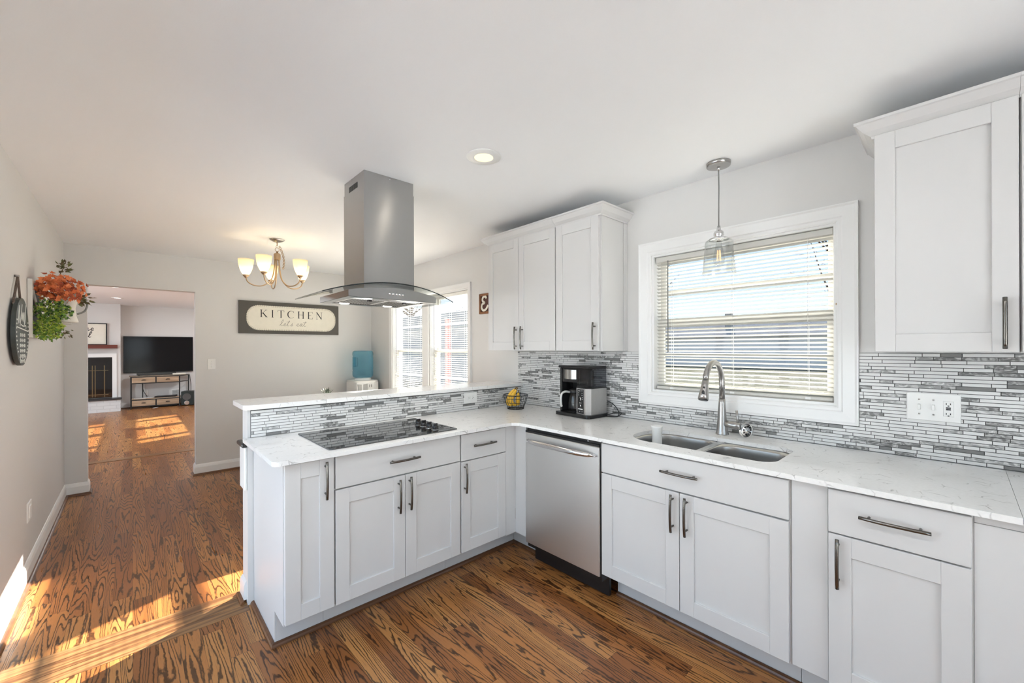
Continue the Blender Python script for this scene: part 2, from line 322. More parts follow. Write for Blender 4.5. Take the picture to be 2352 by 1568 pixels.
    def sweep(s, path, prof, place, closed=False, mi=0):
        """profile [(outward, height)] along a 2-D path with mitred corners; place(p, q, h) -> point"""
        m = len(path); P = [Vector((p[0], p[1])) for p in path]; loops = []
        def nrm(a, b): d = (b - a).normalized(); return Vector((d.y, -d.x))
        for i in range(m):
            if closed: n1 = nrm(P[i - 1], P[i]); n2 = nrm(P[i], P[(i + 1) % m])
            else:
                n1 = nrm(P[max(i - 1, 0)], P[max(i - 1, 0) + 1]); n2 = nrm(P[min(i, m - 2)], P[min(i, m - 2) + 1])
            b = (n1 + n2); b = b / max(b.dot(n1), 1e-6)
            loops.append([place(P[i].x + b.x * o, P[i].y + b.y * o, h) for o, h in prof])
        if closed: loops.append(loops[0])
        return s.loft(loops, mi, False, not closed, not closed)
    def slab(s, outer, holes, z0, z1, place=lambda a, b, z: (a, b, z), mi=0):
        """flat plate with holes; outer/holes are 2-D loops"""
        bm = bmesh.new(); es = []
        for L in [outer] + list(holes):
            vv = [bm.verts.new((p[0], p[1], 0)) for p in L]
            es += [bm.edges.new((vv[i], vv[(i + 1) % len(vv)])) for i in range(len(vv))]
        bmesh.ops.triangle_fill(bm, edges=es, use_beauty=True, use_dissolve=False)
        bm.verts.index_update()
        pts = [(v.co.x, v.co.y) for v in bm.verts]; tri = [[v.index for v in f.verts] for f in bm.faces]; bm.free()
        s.add([place(a, b, z1) for a, b in pts], tri, mi); s.add([place(a, b, z0) for a, b in pts], [t[::-1] for t in tri], mi)
        for L in [outer] + list(holes):
            s.loft([[place(a, b, z0) for a, b in L], [place(a, b, z1) for a, b in L]], mi, False)
        return s
    def build(s, name, mats, parent=None, fix=True):
        me = bpy.data.meshes.new(name)
        off = parent_origin(parent)
        me.from_pydata([tuple(p - off) for p in s.v], [], s.f)
        if not isinstance(mats, (list, tuple)): mats = [mats]
        for m in mats: me.materials.append(m)
        me.polygons.foreach_set('material_index', s.mi); me.polygons.foreach_set('use_smooth', s.sm)
        if fix:
            bm = bmesh.new(); bm.from_mesh(me); bmesh.ops.remove_doubles(bm, verts=bm.verts, dist=1e-6)
            bmesh.ops.recalc_face_normals(bm, faces=bm.faces); bm.to_mesh(me); bm.free()
        me.update()
        o = bpy.data.objects.new(name, me); COL.objects.link(o)
        if parent is not None: o.parent = parent
        return o
ORG = {}
def parent_origin(p):
    v = Vector((0, 0, 0))
    while p is not None:
        v = v + Vector(p.location); p = p.parent
    return v
def tag(o, label, cat, group=None):
    o['label'] = label; o['category'] = cat
    if group: o['group'] = group
    return o
def thing(name, label, cat, loc=(0, 0, 0), group=None):
    o = bpy.data.objects.new(name, None); COL.objects.link(o); o.location = loc; o.empty_display_size = 0.05
    return tag(o, label, cat, group)
def struct(name, mb, m, parent=None):
    o = mb.build(name, m, parent)
    if parent is None: o['kind'] = 'structure'
    return o
def rrect(a0, a1, b0, b1, r, n=6):
    """rounded rectangle loop; r = one radius or four (a0b0, a1b0, a1b1, a0b1)"""
    R = r if isinstance(r, (list, tuple)) else [r] * 4; L = []
    for (cx, cy, rr, w0) in ((a0 + R[0], b0 + R[0], R[0], pi), (a1 - R[1], b0 + R[1], R[1], 1.5 * pi), (a1 - R[2], b1 - R[2], R[2], 0), (a0 + R[3], b1 - R[3], R[3], .5 * pi)):
        for k in range(n + 1): w = w0 + .5 * pi * k / n; L.append((cx + rr * cos(w), cy + rr * sin(w)))
    return L
def arc(c, r, a0, a1, n): return [(c[0] + r * cos(a0 + (a1 - a0) * k / n), c[1] + r * sin(a0 + (a1 - a0) * k / n)) for k in range(n + 1)]
def spline(P, k=6):
    P = [Vector(p) for p in P]; out = []
    for i in range(len(P) - 1):
        a, b, c, d = P[max(i - 1, 0)], P[i], P[i + 1], P[min(i + 2, len(P) - 1)]
        for j in range(k):
            t = j / k; out.append(.5 * ((2 * b) + (c - a) * t + (2 * a - 5 * b + 4 * c - d) * t * t + (3 * b - a - 3 * c + d) * t ** 3))
    out.append(P[-1]); return out
def copy_tree(o, parent=None):
    c = o.copy(); COL.objects.link(c)
    if parent is not None: c.parent = parent
    for ch in list(o.children): copy_tree(ch, c)
    return c
def lamp(name, kind, loc, energy, color, parent=None, size=0.05, rot=None):
    d = bpy.data.lights.new(name, kind); d.energy = energy; d.color = color
    if kind == 'AREA': d.shape = 'DISK'; d.size = size; d.spread = pi
    elif kind == 'POINT': d.shadow_soft_size = size
    o = bpy.data.objects.new(name, d); COL.objects.link(o); o.location = Vector(loc) - parent_origin(parent)
    if parent is not None: o.parent = parent
    if rot: o.rotation_euler = rot
    return o
def rect(a0, a1, b0, b1): return [(a0, b0), (a1, b0), (a1, b1), (a0, b1)]
PX = lambda x: (lambda a, b, h: (x + h, a, b))        # plane x = const: (a, b) = (y, z), h outward along +x
PY = lambda y: (lambda a, b, h: (a, y + h, b))

# ------------------------------------------------------------------ the setting
# floor, ceilings, walls
struct('floor', MB().box(XL2 - .1, XW + .12, YB - .12, YT + .1, -0.12, 0.0), MT['floor'])
struct('ceiling', MB().box(XL - .12, XW + .12, YB - .12, Y2 - .001, CEIL, CEIL + .1), MT['ceiling'])
struct('ceiling_living', MB().box(XL2 - .1, XW + .12, Y2, YT + .1, CEIL2, CEIL2 + .1), MT['ceiling'])
# window wall: openings for the sink window, the two nook windows and the living room windows
KW = (0.413, 1.400, 1.123, 2.030)          # y0, y1, z0, z1
NA = (4.366, 5.156, 0.730, 2.040)
NB = (3.456, 4.218, 0.730, 2.040)
LW_ = [(9.42, 9.71), (9.84, 10.83), (11.08, 11.92), (12.03, 12.38)]
holes = [rect(*KW), rect(*NA), rect(*NB)] + [rect(a, b, 1.06, 1.505) for a, b in LW_] + [rect(a, b, 1.684, 2.12) for a, b in LW_]
struct('wall_right', MB().slab(rect(YB - .12, YT + .1, 0, 2.5), holes, 0, 0.14, PX(XW)), MT['wall'])
LD = (.70, 2.95, .02, 2.10)              # unseen glazed doors added in the left wall to let daylight in
struct('wall_left', MB().slab(rect(YB - .12, YF - .0005, 0, CEIL), [rect(*LD)], -.12, 0, PX(XL)), MT['wall'])
DOOR = (-0.325, 0.525, 0, 2.058)
struct('wall_far', MB().slab([(XL2 - .1, 0), (DOOR[0], 0), (DOOR[0], DOOR[3]), (DOOR[1], DOOR[3]), (DOOR[1], 0), (XW, 0), (XW, 2.5), (XL2 - .1, 2.5)], [], YF, Y2, lambda a, b, h: (a, h, b)), MT['wall'])
struct('wall_back', MB().slab(rect(XL, XW, 0, CEIL), [rect(-.33, 1.45, .02, 2.10)], YB - .12, YB, lambda a, b, h: (a, h, b)), MT['wall'])
struct('wall_living_far', MB().box(XL2 - .1, XW, YT, YT + .1, 0, 2.5), MT['wall'])
struct('wall_living_left', MB().slab(rect(Y2, YT, 0, 2.5), [rect(7.2, 9.5, .25, 2.2), rect(9.8, 12.1, .25, 2.2)], -.1, 0, PX(XL2)), MT['wall'])
# chimney breast and hearth belong to the living room
CB_X, CB_Y = -0.195, 13.30
struct('wall_chimney', MB().slab([(-2.2, 0), (CB_X, 0), (CB_X, CEIL2), (-2.2, CEIL2)], [rect(-1.35, -.335, .275, 1.237)], CB_Y, YT - .001, lambda a, b, h: (a, h, b)), MT['wall'])
# knee wall that carries the raised bar
struct('wall_peninsula', MB().box(.468, XW - .001, 2.668, 2.80, 0, 1.0795), MT['wall'])

# baseboards and shoe mouldings
BASE = [(0, 0.018), (0.014, 0.018), (0.014, 0.085), (0.010, 0.105), (0.004, 0.118), (0, 0.120)]
SHOE = [(0.014, 0), (0.032, 0), (0.031, 0.007), (0.027, 0.014), (0.021, 0.018), (0.014, 0.019)]
def run(name, path, prof, m):
    return struct(name, MB().sweep(path, prof, lambda a, b, h: (a, b, h)), m)
pl = [(XL, LD[1] + .06), (XL, YF), (DOOR[0], YF), (DOOR[0], Y2)]
run('baseboard_left', pl, BASE, MT['trim']); run('trim_1', pl, SHOE, MT['shoe'])
pf = [(DOOR[1], Y2), (DOOR[1], YF), (XW, YF)]
run('baseboard_far', pf, BASE, MT['trim']); run('trim_2', pf, SHOE, MT['shoe'])
pr = [(XW, YF), (XW, 2.80)]
run('baseboard_right', pr, BASE, MT['trim']); run('trim_3', pr, SHOE, MT['shoe'])
pk = [(XW - .02, 2.80), (.468, 2.80), (.468, 2.70)]
run('baseboard_peninsula', pk, BASE, MT['trim']); run('trim_4', [(XW - .02, 2.80), (.468, 2.80), (.468, 2.684)], SHOE, MT['shoe'])
pv = [(CB_X, CB_Y), (CB_X, YT), (XW, YT)]
run('baseboard_living', [(CB_X, YT), (XW, YT)], BASE, MT['trim']); run('trim_5', [(CB_X, YT), (XW, YT)], SHOE, MT['shoe'])
SHOE0 = [(0.0, 0), (0.018, 0), (0.017, 0.007), (0.013, 0.014), (0.007, 0.018), (0.0, 0.019)]
run('trim_6', [(.496, 2.664), (.496, 2.214), (2.05, 2.214), (2.05, 1.955)], SHOE0, MT['shoe'])
run('trim_7', [(2.05, 1.335), (2.05, -.75)], SHOE0, MT['shoe'])
# border boards across the floor at the end of the peninsula and at the living room threshold
mb = MB()
for k in range(3): mb.box(XL + .034, .466, 2.612 + k * .0835, 2.612 + k * .0835 + .082, -.002, .0012, c=.0006)
struct('trim_8', mb, MT['stripx'])
struct('trim_9', MB().box(-1.5, 1.6, 7.26, 7.35, -.002, .004, c=.002).box(-1.5, 1.6, 7.352, 7.42, -.002, .002, c=.001), MT['stripx'])

# ------------------------------------------------------------------ windows and blinds
CAS = [(0, 0), (0, .012), (.008, .016), (.020, .016), (.026, .020), (.072, .022), (.080, .026), (.086, .026), (.086, 0)]
def casing(mb, y0, y1, z0, z1, prof=CAS, bottom=True):
    # the profile runs outward from the opening edge; wall face x = XW, casing sticks out towards -x
    path = [(y0, z0), (y1, z0), (y1, z1), (y0, z1)] if bottom else [(y1, z0), (y1, z1), (y0, z1), (y0, z0)]
    mb.sweep(path, prof, lambda a, b, h: (XW - h, a, b), closed=bottom)
def sash(mb, y0, y1, z0, z1, x0=2.635, x1=2.67, w=.038, muntin=True):
    for (a, b, c, d) in ((y0, y0 + w, z0, z1), (y1 - w, y1, z0, z1), (y0 + w, y1 - w, z0, z0 + w), (y0 + w, y1 - w, z1 - w, z1)): mb.box(x0, x1, a, b, c, d)
    if muntin: mb.box(x0 + .006, x1 - .006, y0 + w, y1 - w, (z0 + z1) / 2 - .011, (z0 + z1) / 2 + .011)
def window(name, y0, y1, z0, z1, zm, pane):
    fr = MB()      # jamb liners and stops
    fr.box(XW + .0005, XW + .139, y0, y0 + .012, z0, z1).box(XW + .0005, XW + .139, y1 - .012, y1, z0, z1).box(XW + .0005, XW + .139, y0 + .012, y1 - .012, z1 - .012, z1).box(XW + .0005, XW + .139, y0 + .012, y1 - .012, z0, z0 + .014)
    w = struct(name, fr, MT['trim'])
    a = MB(); sash(a, y0 + .012, y1 - .012, z0 + .014, zm + .02, 2.636, 2.664); o = a.build('lower_sash', MT['sash'], w)
    MB().box(2.649, 2.652, y0 + .03, y1 - .03, z0 + .03, zm).build('pane', pane, o)
    a = MB(); sash(a, y0 + .012, y1 - .012, zm - .02, z1 - .012, 2.668, 2.696); o = a.build('upper_sash', MT['sash'], w)
    MB().box(2.681, 2.684, y0 + .03, y1 - .03, zm, z1 - .03).build('pane', pane, o)
    return w
w1 = window('window_1', *KW[:4], 1.580, MT['dimmed'])
c = MB(); casing(c, KW[0], KW[1], KW[2], KW[3]); c.build('casing', MT['trim'], w1)
MB().lathe([(.008, 0), (.009, -.006), (.006, -.012), (0, -.013)], (XW - .001, .408, 1.628), 12, axis='X').build('hole_plug', MT['brass'], w1)
w2 = window('window_2', *NA, 1.385, MT['dimmed2']); w3 = window('window_3', *NB, 1.385, MT['dimmed2'])
c = MB(); CASN = [(0, 0), (0, .012), (.008, .016), (.03, .018), (.052, .022), (.058, .022), (.058, 0)]
casing(c, NB[0], NA[1], NA[2], NA[3], CASN); c.box(XW - .018, XW, NB[1] + .004, NA[0] - .004, NA[2], NA[3], c=.003)
c.box(XW - .045, XW, NB[0] - .06, NA[1] + .06, NA[2] - .025, NA[2], c=.004)
c.build('casing', MT['trim'], w2)

def blind(name, label, y0, y1, z0, z1, tilt, wand_y, group=None, pitch=.0232, xc=2.607, knots=3, bm=None):
    bm = bm or MT['blind']
    t = thing(name, label, 'blind', (xc, (y0 + y1) / 2, z0), group)
    MB().box(xc - .017, xc + .017, y0, y1, z1 - .034, z1, c=.003).build('headrail', bm, t)
    n = int(round((z1 - z0 - .075) / pitch)) + 1; pitch = (z1 - z0 - .075) / (n - 1); mb = MB(); wd = .0125
    for k in range(n):
        z = z1 - .05 - k * pitch; L0 = []; L1 = []
        sec = []
        for q in (-1, -.5, 0, .5, 1):
            d = q * wd; h = .0016 * (1 - q * q)
            sec.append((d * cos(tilt) - h * sin(tilt), -d * sin(tilt) + h * cos(tilt)))
        ring = [(a, b + .0004) for a, b in sec] + [(a, b - .0004) for a, b in sec[::-1]]
        mb.loft([[(xc + a, y0 + .004, z + b) for a, b in ring], [(xc + a, y1 - .004, z + b) for a, b in ring]], 0, False, True, True)
    mb.build('slats', bm, t)
    MB().box(xc - .013, xc + .013, y0 + .002, y1 - .002, z0 + .002, z0 + .020, c=.004).build('bottom_rail', bm, t)
    for q in range(knots):
        y = y0 + (y1 - y0) * (q + .5 + (.16 if q == 0 else -.16 if q == knots - 1 else 0) * -1) / knots
        MB().tube([(xc - .0135, y, z1 - .034), (xc - .0135, y, z0 + .012)], .0008, 5).tube([(xc + .0135, y, z1 - .034), (xc + .0135, y, z0 + .012)], .0008, 5).box(xc - .016, xc - .012, y - .012, y + .012, z0 + .004, z0 + .017, c=.001).build('ladder_cord', MT['white'], t)
    zl = z0 + (z1 - z0) * .28
    MB().tube([(xc - .022, wand_y, z1 - .03), (xc - .024, wand_y, z1 - .06), (xc - .024, wand_y, zl)], .0035, 6).build('tilt_wand', MT['greycord'], t)
    return t
blind('window_blind', 'cream horizontal slat blind filling the sink window behind faucet', KW[0] + .016, KW[1] - .016, KW[2] + .016, KW[3] - .014, radians(21), 1.295, bm=MT['blind2'])
blind('window_blind', 'left white slat blind of the paired dining windows beside water cooler', NA[0] + .016, NA[1] - .016, NA[2] + .016, NA[3] - .014, radians(-11), 5.08, 'dining window blinds')
blind('window_blind', 'right white slat blind of the paired dining windows nearest the cabinets', NB[0] + .016, NB[1] - .016, NB[2] + .016, NB[3] - .014, radians(-11), 4.14, 'dining window blinds')
# living room window bars and panes; unseen glazed doors added to light the kitchen
for k, (a, b) in enumerate(LW_):
    wq = struct('window_%d' % (4 + k), MB().box(XW + .05, XW + .09, a, a + .012, 1.06, 2.12).box(XW + .05, XW + .09, b - .012, b, 1.06, 2.12), MT['trim'])
    MB().box(XW + .068, XW + .071, a + .012, b - .012, 1.06, 1.505).build('pane', MT['dimmed'], wq); MB().box(XW + .068, XW + .071, a + .012, b - .012, 1.684, 2.12).build('pane', MT['dimmed'], wq)
for k, (a, b) in enumerate(((7.2, 9.5), (9.8, 12.1))):  # unseen window pair added to bring daylight up to the living room ceiling
    wq = struct('window_%d' % (8 + k), MB().slab(rect(a, b, .25, 2.2), [rect(a + .05, (a + b) / 2 - .03, .31, 2.14), rect((a + b) / 2 + .03, b - .05, .31, 2.14)], -.07, -.03, PX(XL2)), MT['trim'])
    MB().box(XL2 - .052, XL2 - .048, a + .05, b - .05, .31, 2.14).build('pane', MT['pane'], wq)
dm = MB()
for (a, b) in ((-.33, .56), (.56, 1.45)):
    dm.box(a, a + .05, YB - .08, YB - .04, .02, 2.10).box(b - .05, b, YB - .08, YB - .04, .02, 2.10).box(a + .05, b - .05, YB - .08, YB - .04, .02, .10).box(a + .05, b - .05, YB - .08, YB - .04, 2.03, 2.10)
d1 = struct('added_door_1', dm, MT['trim'])
for (a, b) in ((-.28, .51), (.61, 1.40)): MB().box(a, b, YB - .062, YB - .058, .10, 2.03).build('pane', MT['pane'], d1)
dm = MB(); q3 = [LD[0] + (LD[1] - LD[0]) * k / 3 for k in range(4)]
for a, b in zip(q3, q3[1:]):
    dm.box(XL - .08, XL - .04, a, a + .05, .02, 2.10).box(XL - .08, XL - .04, b - .05, b, .02, 2.10).box(XL - .08, XL - .04, a + .05, b - .05, .02, .10).box(XL - .08, XL - .04, a + .05, b - .05, 2.03, 2.10)
d2 = struct('added_door_2', dm, MT['trim'])
for a, b in zip(q3, q3[1:]): MB().box(XL - .062, XL - .058, a + .05, b - .05, .10, 2.03).build('pane', MT['pane'], d2)

# ------------------------------------------------------------------ cabinets
PF, SF = 2.04, 1.89                       # door faces of the peninsula (y) and of the sink run (x)
RUN_P = lambda p: Vector((p.x, PF + p.y, p.z))
RUN_S = lambda p: Vector((SF + p.y, -p.x, p.z))
def run_u(xface): return lambda p: Vector((xface + p.y, -p.x, p.z))
def shaker(xf, u0, u1, z0, z1, st=.066, rl=.072):
    m = MB(xf); c = .0014
    m.box(u0, u0 + st, 0, .02, z0, z1, c=c).box(u1 - st, u1, 0, .02, z0, z1, c=c)
    m.box(u0 + st, u1 - st, 0, .02, z0, z0 + rl, c=c).box(u0 + st, u1 - st, 0, .02, z1 - rl, z1, c=c)
    m.box(u0 + st - .004, u1 - st + .004, .009, .017, z0 + rl - .004, z1 - rl + .004)
    return m
def pull(xf, u, z, vertical=True, L=.178, post=.064, parent=None):
    """slightly bowed bar pull on two posts"""
    m = MB(xf); n = 10; P = []
    for k in range(n + 1):
        t = -1 + 2 * k / n; d = -.026 - .007 * (1 - t * t)
        P.append((u, d, z + t * L / 2) if vertical else (u + t * L / 2, d, z))
    m.tube(P, .0062, 10)
    for q in (-post, post):
        a = (u, 0, z + q) if vertical else (u + q, 0, z); b = (u, -.028, z + q) if vertical else (u + q, -.028, z)
        m.tube([a, b], .0045, 8)
    return m.build('handle', MT['pull'], parent)
def carcass(xf, u0, u1, z0=.165, z1=.9005, depth=.56, parent=None, toe=.174):
    m = MB(xf); m.box(u0, u1, .0205, .0205 + .018, z0, z1).box(u0, u0 + .018, .0385, depth, z0, z1).box(u1 - .018, u1, .0385, depth, z0, z1).box(u0 + .018, u1 - .018, .0385, depth, z0, z0 + .018)
    o = m.build('carcass', MT['cab'], parent)
    if toe: MB(xf).box(u0, u1, toe, toe + .015, 0.0, z0).build('toe_board', MT['toe'], parent)
    return o
def slabfront(xf, u0, u1, z0, z1): return MB(xf).box(u0, u1, 0, .02, z0, z1, c=.0016)

# peninsula run, left to right
t = thing('base_cabinet', 'narrow white peninsula base cabinet at the free end, one tall door left of cooktop', 'cabinet', (.605, 2.35, 0), 'white base cabinets')
m = MB().slab([(PF + .022, .165), (PF + .176, .165), (PF + .176, 0), (2.664, 0), (2.664, .9005), (PF + .022, .9005)], [], .497, .503, lambda a, b, h: (h, a, b)); m.build('end_panel', MT['cab'], t)
carcass(RUN_P, .5035, .7165, parent=t)
d = shaker(RUN_P, .4995, .7135, .176, .893).build('door', MT['cab'], t); pull(RUN_P, .6725, .795, parent=d)
t = thing('base_cabinet', 'wide white base cabinet under the cooktop with two doors and false drawer front', 'cabinet', (1.086, 2.35, 0), 'white base cabinets')
carcass(RUN_P, .7175, 1.4555, parent=t)
o = slabfront(RUN_P, .721, 1.4515, .737, .893).build('drawer_front', MT['cab'], t); pull(RUN_P, 1.078, .818, False, parent=o)
d = shaker(RUN_P, .721, 1.0885, .176, .730).build('door', MT['cab'], t); pull(RUN_P, 1.0475, .628, parent=d)
d = shaker(RUN_P, 1.0915, 1.4515, .176, .730).build('door', MT['cab'], t); pull(RUN_P, 1.1115, .631, parent=d)
t = thing('base_cabinet', 'white corner base cabinet with one drawer over one door, right of the cooktop', 'cabinet', (1.66, 2.35, 0), 'white base cabinets')
carcass(RUN_P, 1.4565, 1.909, parent=t, toe=0)
MB(RUN_P).box(1.4565, 2.05, .174, .189, 0, .165).build('toe_board', MT['toe'], t)
o = slabfront(RUN_P, 1.462, 1.819, .731, .890).build('drawer', MT['cab'], t); pull(RUN_P, 1.629, .816, False, parent=o)
d = shaker(RUN_P, 1.462, 1.819, .176, .725).build('door', MT['cab'], t); pull(RUN_P, 1.4815, .631, parent=d)
MB(RUN_P).box(1.822, 1.909, .004, .020, .170, .9005).build('filler_strip', MT['cab'], t)
MB(RUN_S).box(-2.0435, -1.937, .020, .036, .170, .9005).box(-2.2135, -1.937, .1605, .1755, 0, .165).build('filler_strip', MT['cab'], t)

# sink run
t = thing('base_cabinet', 'white sink base cabinet with two doors and false drawer front below the sink', 'cabinet', (2.2, .895, 0), 'white base cabinets')
carcass(RUN_S, -1.335, -.4515, parent=t, toe=.162)
o = slabfront(RUN_S, -1.332, -.456, .737, .893).build('drawer_front', MT['cab'], t); pull(RUN_S, -.889, .823, False, parent=o)
d = shaker(RUN_S, -1.332, -.897, .176, .730).build('door', MT['cab'], t); pull(RUN_S, -.925, .634, parent=d)
d = shaker(RUN_S, -.8935, -.456, .176, .730).build('door', MT['cab'], t); pull(RUN_S, -.8585, .634, parent=d)
t = thing('base_cabinet', 'white single door base cabinet with drawer, rightmost door under the right counter', 'cabinet', (2.2, .15, 0), 'white base cabinets')
carcass(RUN_S, -.334, .0275, parent=t, toe=.162)
MB(RUN_S).box(-.4495, -.3345, .016, .036, .170, .9005, c=.001).box(-.4495, -.3345, .162, .177, 0, .165).build('filler_strip', MT['cab'], t)
o = slabfront(RUN_S, -.331, .0235, .736, .893).build('drawer', MT['cab'], t); pull(RUN_S, -.1515, .820, False, parent=o)
d = shaker(RUN_S, -.331, .0235, .176, .7305).build('door', MT['cab'], t); pull(RUN_S, -.301, .634, parent=d)
t = thing('cabinet_panel', 'plain white panel closing the base run at the right edge, no handles', 'cabinet', (2.2, -.38, 0))
MB(RUN_S).box(.0285, .72, .021, .040, .170, .872, c=.001).build('panel', MT['cab'], t)
MB(RUN_S).box(.0285, .72, .020, .040, .8735, .9005, c=.001).build('top_rail', MT['cab'], t)
MB(RUN_S).box(.0285, .72, .162, .177, 0, .165).build('toe_board', MT['toe'], t)

# dishwasher between corner and sink base
t = thing('dishwasher', 'stainless steel dishwasher with curved bar handle beside the sink base cabinet', 'dishwasher', (2.2, 1.636, 0))
MB(RUN_S).box(-1.925, -1.345, .022, .56, .12, .895).build('tub', MT['black'], t)
m = MB(RUN_S); m.box(-1.927, -1.347, .0, .021, .150, .866, c=.004); d = m.build('door', MT['dwsteel'], t)
MB(RUN_S).box(-1.927, -1.347, .002, .021, .8665, .880, c=.002).box(-1.910, -1.348, .012, .03, .8805, .900).box(-1.347, -1.338, .010, .03, .150, .899).build('control_strip', MT['black'], t)
MB(RUN_S).box(-1.925, -1.345, .09, .11, .012, .13).build('toe_plate', MT['black'], t)
m = MB(RUN_S); P = []; R = []
for k in range(17):
    q = -1 + 2 * k / 16; P.append((-1.637 + q * .262, -.008 - .036 * (1 - q ** 4) * .95, .818 + .004 * (1 - q * q))); R.append(.0165 * (1 - .55 * abs(q) ** 6))
m.tube(P, R, 12, flat=.75)
m.tube([(-1.895, .0, .818), (-1.899, -.012, .818)], .011, 10).tube([(-1.379, .0, .818), (-1.375, -.012, .818)], .011, 10)
m.build('handle', MT['chrome'], d)
MB(RUN_S).box(-1.4335, -1.4265, .0105, .013, .885, .891).build('badge', MT['white'], t)

# upper cabinets, left of the sink window
XU = 2.248
CROWN = [(0, 0), (.006, 0), (.008, .010), (.014, .014), (.030, .026), (.046, .046), (.050, .052), (.057, .055), (.057, .066), (0, .066)]
def crown(parent, path, z0):
    MB().sweep(path, CROWN, lambda a, b, h: (a, b, z0 + h)).build('crown_moulding', MT['cab'], parent)
t = thing('wall_cabinet', 'white two door wall cabinet left of the window, above the fruit basket', 'cabinet', (2.40, 2.36, 1.394), 'white wall cabinets')
RU = run_u(XU)
def ubox(y1, y0, parent, xf): MB(xf).box(-y1, -y0, .0205, XW - XU - .001 if xf is RU else XW - 2.24 - .001, 1.394, 2.287).build('carcass', MT['cab'], parent)
ubox(2.738, 1.977, t, RU)
d = shaker(RU, -2.7365, -2.3655, 1.396, 2.285, st=.055, rl=.068).build('door', MT['cab'], t); pull(RU, -2.383, 1.495, parent=d)
d = shaker(RU, -2.3625, -1.981, 1.396, 2.285, st=.055, rl=.068).build('door', MT['cab'], t); pull(RU, -2.3145, 1.495, parent=d)
crown(t, [(XW - .001, 2.738), (XU + .012, 2.738), (XU + .012, 1.9765)], 2.2855)
t = thing('wall_cabinet', 'white single door wall cabinet next to the window, above the coffee maker', 'cabinet', (2.40, 1.78, 1.394), 'white wall cabinets')
ubox(1.976, 1.592, t, RU)
d = shaker(RU, -1.973, -1.604, 1.396, 2.285, st=.060, rl=.068).build('door', MT['cab'], t); pull(RU, -1.6305, 1.493, parent=d)
MB().box(XU + .0215, XU + .035, 1.588, 1.5915, 1.394, 2.285).box(XW - .045, XW - .001, 1.586, 1.5915, 1.394, 2.285, c=.001).build('end_trim', MT['cab'], t)
crown(t, [(XU + .012, 1.9755), (XU + .012, 1.5905), (XW - .001, 1.5905)], 2.2855)
# right of the window
XR = 2.24; RR = run_u(XR)
t = thing('wall_cabinet', 'large white shaker wall cabinet right of the window, above the switch plate', 'cabinet', (2.40, .05, 1.394), 'white wall cabinets')
ubox(.238, -.1415, t, RR)
d = shaker(RR, -.2355, .139, 1.396, 2.279, st=.062, rl=.070).build('door', MT['cab'], t); pull(RR, .106, 1.4965, parent=d)
crown(t, [(XR + .012, -.1412), (XR + .012, .2385), (XW - .001, .2385)][::-1], 2.2705)
t = thing('wall_cabinet', 'white wall cabinet cut off by the right edge of the view', 'cabinet', (2.40, -.33, 1.394), 'white wall cabinets')
ubox(-.1425, -.53, t, RR)
d = shaker(RR, .145, .527, 1.396, 2.279, st=.062, rl=.070).build('door', MT['cab'], t); pull(RR, .175, 1.4965, parent=d)
crown(t, [(XR + .012, -.1418), (XR + .012, -.53)], 2.2705)

# ------------------------------------------------------------------ countertops
t = thing('countertop', 'L shaped white veined quartz countertop over the base cabinets', 'countertop', (2.0, 1.6, CT))
out = arc((.475, 2.03), .03, 1.5 * pi, pi, 5)[::-1]
out = [(.445, 2.664)] + arc((.475, 2.03), .03, pi, 1.5 * pi, 5) + [(1.835, 2.0), (1.87, 1.965), (1.87, -.1215), (2.549, -.1215), (2.549, 2.6575), (.482, 2.6575), (.482, 2.664)]
SINK = rrect(1.985, 2.345, .532, 1.258, [.075, .075, .15, .15], 8)
MB().slab(out, [SINK], CT - .02, CT, lambda a, b, z: (a, b, z)).build('slab', MT['quartz'], t)
MB().slab([(1.87, -.1225), (1.87, -.75), (2.549, -.75), (2.549, -.1225)], [], CT - .02, CT).build('slab', MT['quartz'], t)
m = MB().slab([(1.915, -.74), (2.56, -.74), (2.56, .50), (1.975, .50), (1.975, 1.29), (2.56, 1.29), (2.56, 2.60), (.52, 2.60), (.52, 2.09), (1.915, 2.09)], [], .9008, CT - .0205)
m.build('underlay', MT['blackmat'], t)
t = tag(MB().slab(arc((.475, 2.66), .03, pi, 1.5 * pi, 5) + [(2.556, 2.63), (2.556, 2.6645), (XW - .002, 2.6645), (XW - .002, 2.985)] + arc((.475, 2.955), .03, .5 * pi, pi, 5), [], 1.0805, 1.1065).build('bar_top', MT['quartz']), 'raised white quartz bar ledge running above the cooktop backsplash', 'bar top')

# ------------------------------------------------------------------ mosaic backsplashes: every tile a small block on grout
def mosaic(m, u0, u1, z0, z1, put, skip=None, row=.01555, gap=.0025):
    nrow = int(round((z1 - z0) / row)); row = (z1 - z0) / nrow
    for r in range(nrow):
        a = z0 + r * row + gap / 2; b = a + row - gap; u = u0 - random.uniform(0, .06)
        while u < u1:
            L = random.choice((.045, .06, .075, .09, .10, .12, .14)) * random.uniform(.9, 1.1)
            p, q = max(u + gap / 2, u0), min(u + L - gap / 2, u1); u += L
            if q - p < .006: continue
            if skip and q > skip[0] and p < skip[1] and b > skip[2] and a < skip[3]:
                if p < skip[0] - .006: q = skip[0]
                elif q > skip[1] + .006: p = skip[1]
                else: continue
            k = random.random(); mi = 1 if k < .71 else 2 if k < .84 else 3 if k < .96 else 4
            put(p, q, a, b, mi)
TM = [MT['grout'], MT['tilew'], MT['tileg'], MT['tilel'], MT['tiled']]
m = MB()
CASY0, CASY1, CASZ0 = KW[0] - .087, KW[1] + .087, KW[2] - .087
